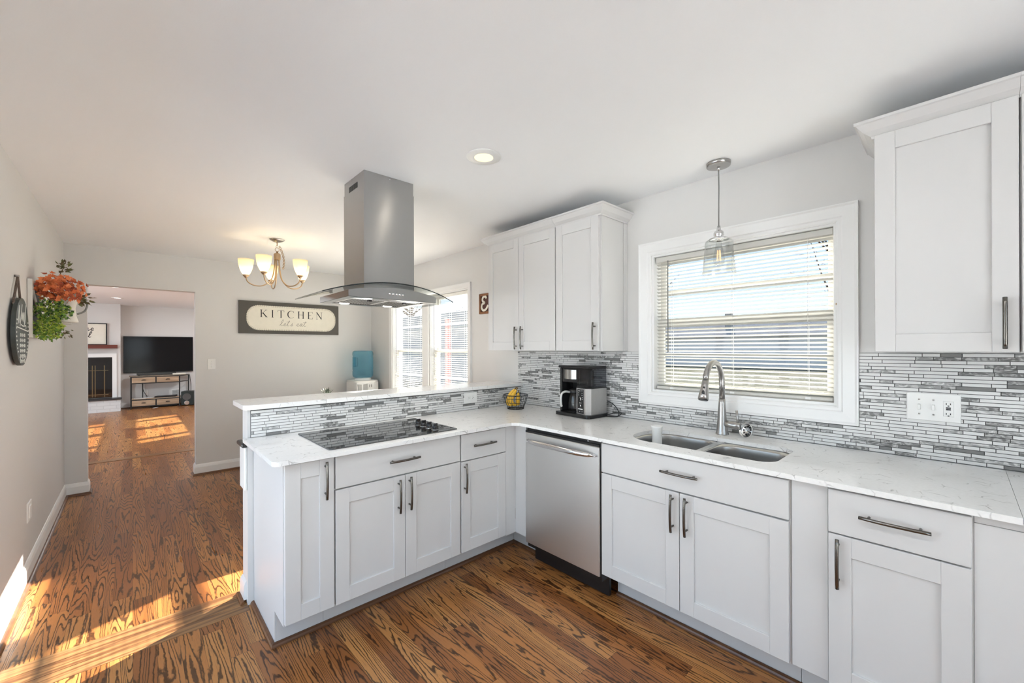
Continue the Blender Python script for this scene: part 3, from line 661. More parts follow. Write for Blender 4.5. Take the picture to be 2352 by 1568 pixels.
m.slab([(-.75, CT), (2.664, CT), (2.664, 1.0797), (2.80, 1.0797), (2.80, 1.1070), (2.697, 1.1070), (2.697, 1.386), (CASY1, 1.386), (CASY1, CASZ0), (CASY0, CASZ0), (CASY0, 1.386), (-.75, 1.386)][:2] + [(2.664, 1.1075), (2.697, 1.1075), (2.697, 1.386), (CASY1, 1.386), (CASY1, CASZ0), (CASY0, CASZ0), (CASY0, 1.386), (-.75, 1.386)], [], .0005, .009, lambda a, b, h: (XW - h, a, b), 0)
def put_s(p, q, a, b, mi):
    if p < 2.664 and q > 2.664 and a < 1.1075: q = 2.664
    if p >= 2.664 and a < 1.1075: return
    m.box(XW - .0125, XW - .0085, p, q, a, b, mi)
mosaic(m, -.75, 2.697, CT + .001, 1.386, put_s, (CASY0, CASY1, CASZ0, 9))
tag(m.build('tile_backsplash', TM, fix=False), 'grey and white linear mosaic backsplash on the window wall behind the sink', 'backsplash', 'mosaic backsplashes')
m = MB(); m.box(.482, 2.5555, 2.6590, 2.6675, CT + .0003, 1.0800, 0)
mosaic(m, .4835, 2.5545, CT + .001, 1.0725, lambda p, q, a, b, mi: m.box(p, q, 2.6552, 2.6592, a, b, mi))
tag(m.build('tile_backsplash', TM, fix=False), 'low mosaic backsplash strip behind the cooktop, under the bar ledge', 'backsplash', 'mosaic backsplashes')

# ------------------------------------------------------------------ cooktop
t = thing('cooktop', 'black glass electric cooktop set into the peninsula counter', 'cooktop', (1.076, 2.32, CT))
MB().slab(rrect(.699, 1.452, 2.062, 2.580, .012, 4), [], CT + .0004, CT + .0055).build('glass', mat('ceramic_glass', (0.014, 0.014, 0.015), 0.03, var=0, ior=2.1), t)
m = MB()
ringm = mat('burner_print', (0.10, 0.10, 0.105), 0.12, var=0)
for (x, y, r) in ((.86, 2.19, .075), (.86, 2.44, .10), (1.16, 2.19, .10), (1.16, 2.44, .075)):
    m = MB()
    L0 = [(x + r * cos(w), y + r * sin(w), CT + .0058) for w in [2 * pi * k / 40 for k in range(40)]]; L1 = [(x + (r - .0025) * cos(w), y + (r - .0025) * sin(w), CT + .0058) for w in [2 * pi * k / 40 for k in range(40)]]
    m.loft([L0, L1], 0, False)
    m.build('burner_mark', ringm, t)
knobm = mat('knob_black', (0.015, 0.015, 0.016), 0.13, var=0)
for k, (x, y) in enumerate(((1.344, 2.345), (1.342, 2.275), (1.340, 2.205), (1.338, 2.135))):
    z = CT + .0056; m = MB()
    m.lathe([(.0235, 0), (.0235, .004), (.019, .007), (.017, .020), (.0165, .0215), (0, .022)], (x, y, z), 22)
    m.box(x - .0165, x + .0165, y - .0045, y + .0045, z + .018, z + .036, c=.003)
    kb = m.build('knob', knobm, t)
    MB().box(x - .0155, x + .012, y - .0012, y + .0012, z + .0358, z + .0368).build('pointer', MT['chrome'], kb); MB().lathe([(.0242, 0), (.0242, .0012), (.0232, .0012)], (x, y, z), 22, caps=False).build('skirt_ring', MT['chrome'], kb)

# ------------------------------------------------------------------ sink, faucet and what stands there
t = thing('sink', 'undermount stainless double bowl sink in the counter below the window', 'sink', (2.165, .895, .70))
ZD = CT - .0215
def bowl(x0, x1, y0, y1, rad, fl, name):
    m = MB(); top = rrect(x0, x1, y0, y1, rad, 8)
    o = rrect(*fl, 8); fl_loop = [(a, b, ZD) for a, b in o]
    loops = [fl_loop, [(a, b, ZD - .0008) for a, b in top]]
    cx, cy = (x0 + x1) / 2, (y0 + y1) / 2
    for s_, dz in ((.992, -.006), (.985, -.03), (.965, -.13), (.95, -.158), (.91, -.174), (.80, -.180), (.14, -.186)):
        loops.append([(cx + (a - cx) * s_, cy + (b - cy) * s_, ZD + dz) for a, b in top])
    m.loft(loops, 0, True, False, True); return m.build(name, MT['sinksteel'], t)
bl = bowl(2.000, 2.332, .892, 1.245, [.07, .07, .14, .055], (1.978, 2.352, .875, 1.266, [.07, .004, .13, .10][0:1] * 4), 'bowl')
br = bowl(2.000, 2.300, .545, .858, [.06, .06, .10, .12], (1.978, 2.352, .524, .8745, .07), 'bowl')
for b, (cx, cy) in ((bl, (2.17, 1.07)), (br, (2.15, .70))):
    MB().lathe([(.042, .002), (.040, .004), (.030, .001), (.0, .0)], (cx, cy, ZD - .186), 20).build('drain', MT['chrome'], b)
MB().box(1.985, 2.345, .858, .892, ZD - .02, ZD + .003, c=.0025).build('divider', MT['sinksteel'], t)

t = thing('faucet', 'brushed gooseneck pull down faucet standing behind the sink', 'faucet', (2.462, .915, CT))
fx, fy = 2.462, .915
m = MB(); m.lathe([(.0, 0), (.034, 0), (.034, .004), (.031, .012), (.027, .045), (.023, .09), (.0205, .14), (.0175, .18), (.0165, .20)], (fx, fy, CT), 26); m.build('body', MT['nickel'], t)
P = [(fx, fy, CT + .19), (fx, fy, 1.215)]; R = .112
P += [(fx - R + R * cos(w), fy, 1.22 + R * sin(w)) for w in [pi * k / 18 * .93 for k in range(1, 19)]]
ex, ez = P[-1][0], P[-1][2]
MB().tube(P, .0155, 14).build('spout', MT['nickel'], t)
dx, dz = -.16, -.985
m = MB(); A = Vector((ex, fy, ez)); D = Vector((-.30, 0, -.95)).normalized()
m.tube([A, A + D * .004], .0145, 14).tube([A + D * .002, A + D * .03, A + D * .085, A + D * .108], [.0165, .018, .0245, .0262], 18)
hd = m.build('spray_head', MT['nickel'], t)
N = Vector((-.95, -.25, .30)); N = (N - D * N.dot(D)).normalized()
m = MB(); c0 = A + D * .078 + N * .0215; m.ball(c0, .011, 12, sq=(.45, .75, 1.5)); c1 = A + D * .048 + N * .0185; m.ball(c1, .0075, 12, sq=(.5, .9, .9)); m.tube([A + D * .1075, A + D * .112], .023, 16); m.build('button', MT['black'], hd)
m = MB(); m.tube([(fx, fy - .015, CT + .062), (fx - .002, fy - .045, CT + .060), (fx - .003, fy - .070, CT + .058), (fx - .003, fy - .098, CT + .057)], [.020, .0195, .0195, .0185], 16)
hv = m.build('valve', MT['nickel'], t)
MB().tube([(fx - .003, fy - .084, CT + .066), (fx - .003, fy - .082, CT + .10), (fx - .004, fy - .078, CT + .142)], [.0075, .006, .0065], 10).build('lever', MT['nickel'], hv)

t = thing('sink_strainer', 'round chrome strainer basket leaning on edge right of faucet', 'sink strainer', (2.452, .788, CT))
Q = Matrix.Translation((2.452, .788, CT + .0405)) @ Matrix.Rotation(radians(-22), 4, 'Z') @ Matrix.Rotation(radians(14), 4, 'Y')
m = MB(lambda p: Q @ p)
m.lathe([(.0, .010), (.030, .012), (.034, .006), (.0375, -.004), (.041, -.004), (.0405, .001), (.0365, .004), (.034, .012), (.030, .017), (.0, .016)], (0, 0, 0), 30, axis='X')
m.lathe([(.0, -.008), (.006, -.006), (.005, .010)], (0, 0, 0), 14, axis='X')
m.build('rim', MT['chrome'], t)
m = MB(lambda p: Q @ p)
for k in range(9):
    w = 2 * pi * k / 9; m.lathe([(.0045, .0105), (.0045, .0085), (0, .0085)], (0, .021 * cos(w), .021 * sin(w)), 10, axis='X')
m.build('hole', MT['black'], t)
t = thing('tumbler', 'white waisted plastic tumbler standing in the left sink bowl', 'tumbler', (2.19, 1.165, ZD - .175))
m = MB(); z = ZD - .175; m.lathe([(.0, 0), (.032, 0), (.034, .01), (.030, .10), (.0265, .165), (.0265, .19), (.0315, .235), (.033, .245), (.031, .246), (.029, .236), (.0, .228)], (2.19, 1.165, z), 26); m.build('body', MT['white'], t)

# ------------------------------------------------------------------ range hood
t = thing('range_hood', 'stainless island range hood with curved glass canopy hanging above the cooktop', 'range hood', (1.137, 2.455, 1.70))
HX = 1.137
def tubebox(m, x0, x1, y0, y1, z0, z1, th=.0015):
    m.slab(rect(x0, x1, y0, y1), [rect(x0 + th, x1 - th, y0 + th, y1 - th)], z0, z1)
m = MB(); tubebox(m, .979, 1.292, 2.308, 2.602, 2.34, CEIL - .0005); ch = m.build('upper_chimney', MT['steel'], t)
m = MB()
for k in range(9): y = 2.400 + k * .0148; m.box(.9775, .9789, y, y + .009, 2.362, 2.398)
m.build('vent_slots', MT['black'], ch)
MB().ball((1.137, 2.3075, 2.425), .0045, 10).build('screw', MT['chrome'], ch); MB().ball((.9785, 2.5, 2.43), .003, 10).build('screw', MT['chrome'], ch)
m = MB(); tubebox(m, .976, 1.295, 2.305, 2.605, 1.76, 2.362); m.build('lower_chimney', MT['steel'], t)
# body: rounded top that follows the glass, flat open bottom
def ztop(x): q = (x - HX) / .29; return 1.769 - .037 * q * q
bx0, bx1, by0, by1 = .862, 1.412, 2.24, 2.70
xs = [bx0 + (bx1 - bx0) * k / 16 for k in range(17)]
m = MB()
loops = [[(x, by0, 1.700) for x in xs], [(x, by0, ztop(x)) for x in xs], [(x, by1, ztop(x)) for x in xs], [(x, by1, 1.700) for x in xs]]
m.loft(loops, 0, False, False, False, closed=False)
for x in (bx0, bx1): m.add([(x, by0, 1.70), (x, by0, ztop(x)), (x, by1, ztop(x)), (x, by1, 1.70)], [(0, 1, 2, 3)])
m.slab(rect(bx0, bx1, by0, by1), [rect(bx0 + .05, bx1 - .05, by0 + .045, by1 - .045)], 1.6995, 1.7015)
m.box(bx0 + .05, bx1 - .05, by0 + .045, by1 - .045, 1.709, 1.711)
m.build('body', MT['steelx'], t)
for (xa, xb) in ((bx0 + .055, HX - .004), (HX + .004, bx1 - .055)):
    m = MB(); m.slab(rect(xa, xb, by0 + .10, by1 - .10), [], 1.7005, 1.7085); fl = m.build('filter', MT['filtersteel'], t)
    m = MB(); n = 13
    for k in range(n): x = xa + .015 + (xb - xa - .03) * k / (n - 1); m.box(x - .0035, x + .0035, by0 + .115, by1 - .115, 1.6992, 1.7004)
    m.build('slot', MT['blackmat'], fl)
    xc_ = (xa + xb) / 2; m = MB(); m.box(xc_ - .012, xc_ + .012, by0 + .095, by0 + .115, 1.690, 1.7004, c=.002); m.build('latch', MT['black'], fl)
hl = emitter('hood_lamp_lens', (1.0, 0.97, 0.92), 0.9)
for x in (bx0 + .13, bx1 - .13):
    for y in (by0 + .055, by1 - .055): MB().lathe([(.0, 0), (.026, 0), (.030, .003), (.030, .008)], (x, y, 1.6985), 20).build('lamp_lens', hl, t)
m = MB()
gx0, gx1, gy0, gy1 = .728, 1.548, 2.195, 2.73
def zg(x): q = (x - HX) / .41; return 1.7865 - .074 * q * q
xs = [gx0 + (gx1 - gx0) * k / 28 for k in range(29)]
fy_ = lambda x: gy0 + .05 * ((x - HX) / .41) ** 2
L = [[(x, fy_(x), zg(x)) for x in xs], [(x, fy_(x), zg(x) + .006) for x in xs], [(x, gy1, zg(x) + .006) for x in xs], [(x, gy1, zg(x)) for x in xs]]
m.loft([L[1], L[2]], 0, True, closed=False).loft([L[3], L[0]], 0, True, closed=False)
gl = m.build('glass_canopy', MT['hoodglass'], t, fix=False)
MB().loft([L[0], L[1]], 0, False, closed=False).build('front_edge', mat('dark_glass_edge', (0.015, 0.02, 0.02), 0.1, var=0), gl, fix=False)
m = MB().loft([L[2], L[3]], 0, False, closed=False)
for i in (0, 28): m.add([L[0][i], L[1][i], L[2][i], L[3][i]], [(0, 1, 2, 3)])
m.build('side_edge', MT['hoodglass'], gl, fix=False)
for k in range(5): MB().lathe([(.0, -.003), (.0062, -.003), (.0075, -.001), (.0085, 0), (.0085, .002)], (1.104 + k * .0205, by0, 1.733), 16, axis='Y').build('button', MT['chrome'], t)
for x in (.93, 1.34): lamp('hood_light', 'AREA', (x, 2.30, 1.697), 0.5, (1, .95, .86), t, .05)

# ------------------------------------------------------------------ coffee maker
t = thing('coffee_maker', 'black and steel drip coffee maker on the counter beside the window', 'coffee maker', (2.43, 1.87, CT))
Q = Matrix.Translation((2.43, 1.875, CT)) @ Matrix.Rotation(radians(-4), 4, 'Z')
CMX = lambda p: Q @ Vector((p.y - .10, -p.x, p.z))     # local: x right along the front, y depth, z up
def cm(name, build, m_, par=t):
    q = MB(CMX); build(q); return q.build(name, m_, par)
o = cm('base', lambda q: q.slab(rrect(-.165, .165, -.03, .20, .03, 5), [], 0.003, .024).slab(rrect(-.155, .155, -.02, .19, .02, 4), [], 0, .003), MT['black'])
cm('housing', lambda q: q.box(-.148, -.128, .012, .19, .024, .345, c=.006).box(-.128, .021, .135, .19, .024, .345, c=.005).box(-.150, .150, -.004, .19, .345, .362, c=.006).box(-.128, .021, .020, .135, .24, .345, c=.004), MT['black'])
cm('filter_cover', lambda q: q.loft([[(-.106 + .118 * k / 8, .0195 - .016 * sin(pi * k / 8), z) for k in range(9)] for z in (.265, .332)], 0, True, closed=False).box(-.106, .012, .0192, .026, .265, .332), MT['steel'])
cm('front_column', lambda q: q.slab([(.022, .012), (.118, -.004), (.148, .022), (.148, .19), (.022, .19)], [], .024, .205), mat('grey_steel', (.50, .49, .48), .42, .7, var=.06, scale=60))
q = cm('water_tank', lambda q: q.slab([(.023, .014), (.118, -.002), (.147, .024), (.147, .188), (.023, .188)], [], .212, .344), MT['tank'])
cm('tank_gauge', lambda z_: z_.box(.040, .046, .014, .018, .225, .335), MT['blackmat'], q); cm('tank_tube', lambda z_: z_.box(.095, .112, .08, .09, .215, .33), MT['blackmat'], q)
cm('tank_rim', lambda q: q.slab([(.021, .010), (.118, -.006), (.150, .021), (.150, .19), (.021, .19)], [], .2052, .2118), MT['black'])
pa = Vector((.022, .012, 0)); pd = Vector((.096, -.016, 0)); pn = Vector((pd.y, -pd.x, 0)).normalized()
def panel(u0, u1, z0, z1, d0, d1): return [pa + pd * u0 + pn * d0, pa + pd * u1 + pn * d0, pa + pd * u1 + pn * d1, pa + pd * u0 + pn * d1], z0, z1
def padd(q, u0, u1, z0, z1, d0, d1): P, a, b = panel(u0, u1, z0, z1, d0, d1); q.loft([[(v.x, v.y, a) for v in P], [(v.x, v.y, b) for v in P]], 0, False, True, True)
pf_ = cm('control_panel', lambda q: padd(q, .12, .80, .030, .199, .0003, .0025), MT['black'])
def marks(q):
    for (u, z) in ((.24, .185), (.38, .185), (.62, .187), (.24, .17), (.62, .17), (.24, .155), (.62, .155), (.66, .14), (.66, .128), (.36, .10), (.5, .10), (.36, .04), (.62, .04)): padd(q, u, u + .07, z, z + .005, .0026, .003)
    padd(q, .20, .72, .056, .063, .0026, .003)
cm('panel_print', marks, MT['white'], pf_)
for (zz, r) in ((.130, .011), (.082, .008)):
    def dial(q):
        cpt = pa + pd * .44 + pn * .0025
        A_ = [(cpt + pd.normalized() * r * cos(w)) + Vector((0, 0, zz + r * sin(w))) for w in [2 * pi * k / 24 for k in range(24)]]
        B_ = [(cpt + pd.normalized() * (r - .0035) * cos(w)) + Vector((0, 0, zz + (r - .0035) * sin(w))) + pn * .002 for w in [2 * pi * k / 24 for k in range(24)]]
        q.loft([A_, B_], 0, True)
    cm('dial', dial, MT['chrome'], pf_)
carafe = cm('carafe', lambda q: q.lathe([(.0, 0), (.050, 0), (.054, .01), (.055, .06), (.050, .10), (.042, .125), (.040, .135)], (-.06, .085, .0245), 24), MT['clear'])
cm('carafe_lid', lambda q: q.lathe([(.041, 0), (.043, .004), (.043, .024), (.03, .03), (0, .032)], (-.06, .085, .158), 20), MT['black'], carafe); cm('warming_plate', lambda q: q.lathe([(.0, 0), (.0565, 0), (.0565, .0018), (0, .0018)], (-.06, .085, .0242), 20), MT['black'])
cm('carafe_handle', lambda q: q.tube(spline([(-.075, .045, .165), (-.090, .012, .170), (-.104, -.008, .155), (-.108, -.014, .12), (-.108, -.012, .075), (-.106, -.008, .06)]), .0085, 10, flat=.7), mat('grey_handle', (.62, .61, .59), .35, .4, var=.02), carafe)
q = MB(); q.tube(spline([(2.53, 1.73, 1.03), (2.535, 1.70, 1.02), (2.532, 1.655, .99), (2.525, 1.63, .95), (2.515, 1.645, .930), (2.49, 1.70, .928), (2.47, 1.735, .929)], 8), .0032, 7)
q.tube(spline([(2.49, 1.735, .93), (2.48, 1.68, .945), (2.50, 1.625, .965), (2.525, 1.61, .955), (2.52, 1.64, .930), (2.51, 1.70, .9275)], 8), .0032, 7); q.build('power_cord', MT['cord'], t)

# ------------------------------------------------------------------ fruit basket with bananas
bx, by = 2.292, 2.446
t = thing('fruit_basket', 'round black wire fruit basket holding bananas in the counter corner', 'basket', (bx, by, CT))
def ring(r, z, rr=.0022): return [(bx + r * cos(2 * pi * k / 40), by + r * sin(2 * pi * k / 40), z) for k in range(40)]
rz = [(.066, CT + .003), (.068, CT + .020), (.083, CT + .052), (.094, CT + .085), (.098, CT + .112)]
q = MB(); q.tube(ring(*rz[-1]), .0034, 8, closed=True); q.build('rim', MT['blackmat'], t)
q = MB()
for r, z in rz[1:4]: q.tube(ring(r, z), .0018, 6, closed=True)
for k in range(14):
    w = 2 * pi * k / 14; q.tube([(bx + r * cos(w), by + r * sin(w), z) for r, z in rz], .0018, 6)
for k in range(5): yy = -.05 + .025 * k; hx = sqrt(max(.066 ** 2 - yy * yy, 0)); q.tube([(bx - hx, by + yy, CT + .005), (bx + hx, by + yy, CT + .005)], .0018, 6)
q.build('wires', MT['blackmat'], t)
q = MB(); q.tube(ring(.066, CT + .003), .003, 8, closed=True); q.build('foot_ring', MT['blackmat'], t)
BAN = mat('banana_skin', (0.80, 0.47, 0.035), 0.45, var=.12, scale=25)
def banana(lab, pts):
    b = MB(); P = spline(pts, 5); n = len(P)
    R = [.017 * min(1, (.30 + 2.6 * (k / (n - 1))), (.32 + 2.8 * (1 - k / (n - 1)))) for k in range(n)]
    b.tube(P, R, 7); o = tag(b.build('banana', BAN), lab, 'banana', 'bananas in the wire basket')
    v = (Vector(P[0]) - Vector(P[2])).normalized(); MB().tube([Vector(P[0]) - v * .003, Vector(P[0]) + v * .022], [.0056, .0046], 7).build('stem', mat('banana_stem', (.16, .10, .03), .6), o)
    v = (Vector(P[-1]) - Vector(P[-3])).normalized(); MB().tube([Vector(P[-1]) - v * .002, Vector(P[-1]) + v * .004], [.005, .003], 7).build('tip', MT['blackmat'], o)
top = Vector((bx + .003, by + .012, CT + .158))
banana('left banana of the bunch, curving to basket wall', [top, top + Vector((-.010, .026, -.03)), top + Vector((-.034, .040, -.075)), top + Vector((-.042, .030, -.118)), top + Vector((-.034, .002, -.132))])
banana('middle banana of the bunch, hanging behind the front wires', [top + Vector((-.014, -.034, -.002)), top + Vector((-.030, -.020, -.036)), top + Vector((-.052, -.012, -.08)), top + Vector((-.046, -.022, -.112)), top + Vector((-.016, -.036, -.128))])
banana('right banana with its dark tip pointing up out of basket', [Vector((bx - .018, by - .052, CT + .134)), Vector((bx - .024, by - .054, CT + .105)), Vector((bx - .022, by - .048, CT + .070)), Vector((bx - .002, by - .030, CT + .045)), Vector((bx + .03, by - .005, CT + .033))])

# ------------------------------------------------------------------ outlets and switches
def plate(name, label, cat, place, a0, a1, b0, b1, parts, par_loc):
    t = thing(name, label, cat, par_loc)
    q = MB(); L = rrect(a0, a1, b0, b1, .004, 3); L2 = rrect(a0 + .003, a1 - .003, b0 + .003, b1 - .003, .003, 3)
    q.loft([[place(a, b, .0005) for a, b in L], [place(a, b, .004) for a, b in L], [place(a, b, .0065) for a, b in L2]], 0, False, True, True)
    q.build('plate', MT['white'], t)
    for (nm, a, b, wa, wb, h, mm) in parts:
        q = MB(); q.loft([[place(x, y, .006) for x, y in rect(a - wa, a + wa, b - wb, b + wb)], [place(x, y, .0065 + h) for x, y in rect(a - wa * .85, a + wa * .85, b - wb * .85, b + wb * .85)]], 0, False, True, True)
        q.build(nm, mm, t)
    return t
PS = lambda a, b, h: (XW - .0125 - h, a, b)
pt = []
for y in (.122, .078): pt += [('toggle', y, 1.152, .0045, .0125, .011, MT['white']), ('screw', y, 1.184, .0035, .0035, .001, MT['chrome']), ('screw', y, 1.121, .0035, .0035, .001, MT['chrome'])]
pt += [('receptacle', .033, 1.150, .0165, .0345, .002, MT['white'])]
pt += [('slot', .033 + d, 1.150 + z, .0015, .004, .0028, MT['black']) for d in (-.006, .0065) for z in (.021, -.021)]
pt += [('button', .033, 1.1545, .008, .003, .0032, MT['black']), ('button', .033, 1.1475, .008, .003, .0032, MT['black']), ('ground_hole', .033, 1.163, .003, .0024, .0026, MT['black']), ('ground_hole', .033, 1.1205, .003, .0024, .0026, MT['black'])]
plate('switch_plate', 'white three gang plate with two toggles and an outlet, on backsplash right of window', 'switch', PS, -.0035, .1625, 1.093, 1.2135, pt, (XW - .013, .08, 1.15))
PP = lambda a, b, h: (a, 2.6551 - h, b)
plate('outlet', 'white outlet plate on the low peninsula backsplash near the corner', 'outlet', PP, 1.930, 2.055, .976, 1.062,
      [('receptacle', 1.9925 + d, 1.019, .014, .016, .0015, MT['white']) for d in (-.019, .019)] + [('slot', 1.9925 + d + e, 1.019 + g, .004 if False else .0028, .0012, .0026, MT['black']) for d in (-.019, .019) for e, g in ((-.005, .005), (-.005, -.005))] + [('ground_hole', 1.9925 + d + .007, 1.019, .0024, .0028, .0024, MT['black']) for d in (-.019, .019)], (1.99, 2.655, 1.02))
PFW = lambda a, b, h: (a, YF - h, b)
plate('light_switch', 'white single toggle switch plate on the far wall by the doorway', 'switch', PFW, .634, .708, 1.182, 1.303, [('toggle', .671, 1.243, .005, .012, .010, MT['white']), ('screw', .671, 1.275, .003, .003, .001, MT['chrome']), ('screw', .671, 1.211, .003, .003, .001, MT['chrome'])], (.67, YF, 1.24))
PLW = lambda a, b, h: (XL + h, a, b)
plate('wall_plate', 'white blank plate low on the left wall above the baseboard', 'wall plate', PLW, 3.89, 4.03, .345, .462, [('insert', 3.96, .403, .035, .04, .004, MT['white'])], (XL, 3.96, .40))

# ------------------------------------------------------------------ lettering in strokes
def stroke(q, pts, w, place, h0=.0, th=.0012):
    """flat ribbon of width w (or list) along 2-D points on a face"""
    P = [Vector((a, b)) for a, b in pts]; n = len(P); Wd = w if isinstance(w, list) else [w] * n
    A = []; B = []
    for i in range(n):
        d = (P[min(i + 1, n - 1)] - P[max(i - 1, 0)]).normalized(); e = Vector((-d.y, d.x)) * Wd[i] / 2
        A.append(P[i] + e); B.append(P[i] - e)
    q.loft([[place(a.x, a.y, h0) for a in A], [place(a.x, a.y, h0 + th) for a in A], [place(b.x, b.y, h0 + th) for b in B], [place(b.x, b.y, h0) for b in B]], 0, False, closed=False)
    for i in (0, n - 1): q.add([place(A[i].x, A[i].y, h0), place(A[i].x, A[i].y, h0 + th), place(B[i].x, B[i].y, h0 + th), place(B[i].x, B[i].y, h0)], [(0, 1, 2, 3)])
def sp2(P, k=7): return [(v.x, v.y) for v in spline([(a, b, 0) for a, b in P], k)]
SERIF = {  # thick stems T, thin hairlines t, unit height 1
 'K': [('T', (.15, 0), (.15, 1)), ('t', (.17, .42), (.72, .97)), ('T', (.34, .56), (.76, .03)), ('s', .15, 0), ('s', .15, 1), ('s', .72, 1), ('s', .76, 0)],
 'I': [('T', (.2, 0), (.2, 1)), ('s', .2, 0), ('s', .2, 1)],
 'T': [('T', (.4, 0), (.4, 1)), ('t', (.02, .98), (.78, .98)), ('t', (.03, .98), (.03, .78)), ('t', (.77, .98), (.77, .78)), ('s', .4, 0)],
 'H': [('T', (.15, 0), (.15, 1)), ('T', (.72, 0), (.72, 1)), ('t', (.15, .52), (.72, .52)), ('s', .15, 0), ('s', .15, 1), ('s', .72, 0), ('s', .72, 1)],
 'E': [('T', (.15, 0), (.15, 1)), ('t', (.05, .98), (.66, .98)), ('t', (.15, .52), (.50, .52)), ('t', (.05, .02), (.68, .02)), ('t', (.66, .98), (.66, .80)), ('t', (.68, .02), (.68, .22))],
 'N': [('t', (.14, 0), (.14, .97)), ('T', (.12, .97), (.76, .03)), ('t', (.76, .02), (.76, 1)), ('s', .14, 0), ('s', .12, 1), ('s', .76, 1)]}
def serif(q, word, a, b, h, gap, place, h0):
    for chh in word:
        if chh == 'C':
            L = [(.45 + .42 * cos(w), .5 + .5 * sin(w)) for w in [radians(40 + 280 * k / 24) for k in range(25)]]
            wd = [h * (.03 + .10 * max(0, -cos(radians(40 + 280 * k / 24)))) for k in range(25)]
            stroke(q, [(a + x * h, b + y * h) for x, y in L], wd, place, h0); stroke(q, [(a + .77 * h, b + .98 * h), (a + .77 * h, b + .74 * h)], .03 * h, place, h0); a += (.85 + gap) * h; continue
        for g in SERIF[chh]:
            if g[0] == 's': stroke(q, [(a + (g[1] - .12) * h, b + (g[2] * .96 + .02) * h), (a + (g[1] + .12) * h, b + (g[2] * .96 + .02) * h)], .035 * h, place, h0)
            else: stroke(q, [(a + x * h, b + y * h) for x, y in g[1:]], (.12 if g[0] == 'T' else .035) * h, place, h0)
        a += ({'I': .40, 'T': .80, 'E': .72}.get(chh, .86) + gap) * h
SCRIPT = {'l': (.42, [(0, .05), (.22, .5), (.34, 1.0), (.24, 1.12), (.16, .8), (.15, .2), (.24, 0), (.42, .12)]),
 'e': (.42, [(0, .12), (.24, .26), (.30, .42), (.20, .5), (.10, .3), (.16, .04), (.28, .0), (.42, .14)]),
 't': (.36, [(0, .1), (.16, .6), (.20, .95), (.13, .5), (.13, .1), (.22, 0), (.36, .12)]),
 's': (.34, [(0, .05), (.16, .40), (.20, .5), (.22, .25), (.16, .02), (.06, .04), (.2, .02), (.34, .12)]),
 'a': (.48, [(.0, .1), (.28, .46), (.14, .48), (.06, .2), (.14, .0), (.26, .2), (.32, .46), (.30, .1), (.38, .0), (.48, .12)]),
 'k': (.50, [(0, .05), (.2, .6), (.28, 1.05), (.2, 1.1), (.14, .6), (.12, .0), (.22, .36), (.34, .46), (.30, .28), (.20, .24), (.32, .12), (.38, .0), (.50, .14)]),
 'n': (.55, [(0, .1), (.12, .48), (.12, .0), (.20, .36), (.32, .5), (.36, .2), (.42, .0), (.55, .14)]),
 'm': (.78, [(0, .1), (.1, .48), (.1, .0), (.18, .38), (.28, .5), (.32, .02), (.40, .38), (.50, .5), (.56, .1), (.63, .0), (.78, .14)]),
 'u': (.52, [(0, .2), (.08, .48), (.08, .12), (.18, .0), (.32, .44), (.32, .1), (.40, .0), (.52, .14)]),
 'f': (.38, [(0, .1), (.2, .7), (.30, 1.02), (.2, 1.05), (.14, .6), (.12, -.2), (.06, -.42), (.14, -.3), (.18, .02), (.38, .16)]),
 'o': (.46, [(.02, .3), (.14, .48), (.06, .3), (.12, .02), (.26, .1), (.28, .38), (.18, .48), (.30, .36), (.46, .4)]),
 'h': (.56, [(0, .05), (.2, .6), (.28, 1.05), (.2, 1.1), (.14, .6), (.12, .0), (.22, .4), (.34, .48), (.38, .15), (.44, .0), (.56, .14)])}
def script(q, word, a, b, h, w, place, h0, slant=.2, sx=1.0):
    for chh in word:
        if chh == ' ': a += .35 * h * sx; continue
        if chh == "'": stroke(q, [(a + .05 * h, b + 1.0 * h), (a + .02 * h, b + .78 * h)], w * 1.3, place, h0); a += .12 * h * sx; continue
        adv, P = SCRIPT[chh]; stroke(q, sp2([(a + (x * sx + y * slant) * h, b + y * h) for x, y in P]), w, place, h0)
        if chh == 't': stroke(q, [(a + .02 * h, b + .70 * h), (a + .48 * h * sx, b + .74 * h)], w, place, h0)
        a += adv * h * sx
    return a

# ------------------------------------------------------------------ things on the far wall
t = thing('wall_sign', 'long dark framed KITCHEN sign with cream rounded panel on far wall', 'sign', (1.512, YF, 1.80))
PSG = lambda a, b, h: (a, YF - .001 - h, b)
MB().box(.932, 2.091, YF - .032, YF - .001, 1.603, 1.997, c=.002).build('backboard', mat('charcoal_board', (.085, .078, .066), .55, var=.1, scale=6), t)
q = MB(); L = rrect(1.025, 2.030, 1.662, 1.932, .115, 10); q.loft([[PSG(a, b, .0312) for a, b in L], [PSG(a, b, .0345) for a, b in L]], 0, False, True, True); pn_ = q.build('panel', MT['cream'], t)
q = MB(); L = rrect(1.017, 2.038, 1.654, 1.940, .122, 12); acc = 0
tot = sum((Vector(L[i]) - Vector(L[i - 1])).length for i in range(len(L))); step = tot / 120; pos = 0; nxt = 0
for i in range(len(L)):
    a, b = Vector(L[i]), Vector(L[(i + 1) % len(L)]); ln = (b - a).length
    while nxt < pos + ln: c_ = a + (b - a) * ((nxt - pos) / max(ln, 1e-9)); q.ball(PSG(c_.x, c_.y, .033), .0115, 8, sq=(1, .5, 1)); nxt += step
    pos += ln
q.build('bead_border', MT['cream'], t)
q = MB(); serif(q, 'KITCHEN', 1.150, 1.806, .092, .42, PSG, .0346); q.build('lettering', mat('black_print', (.03, .03, .03), .6, var=0), pn_)
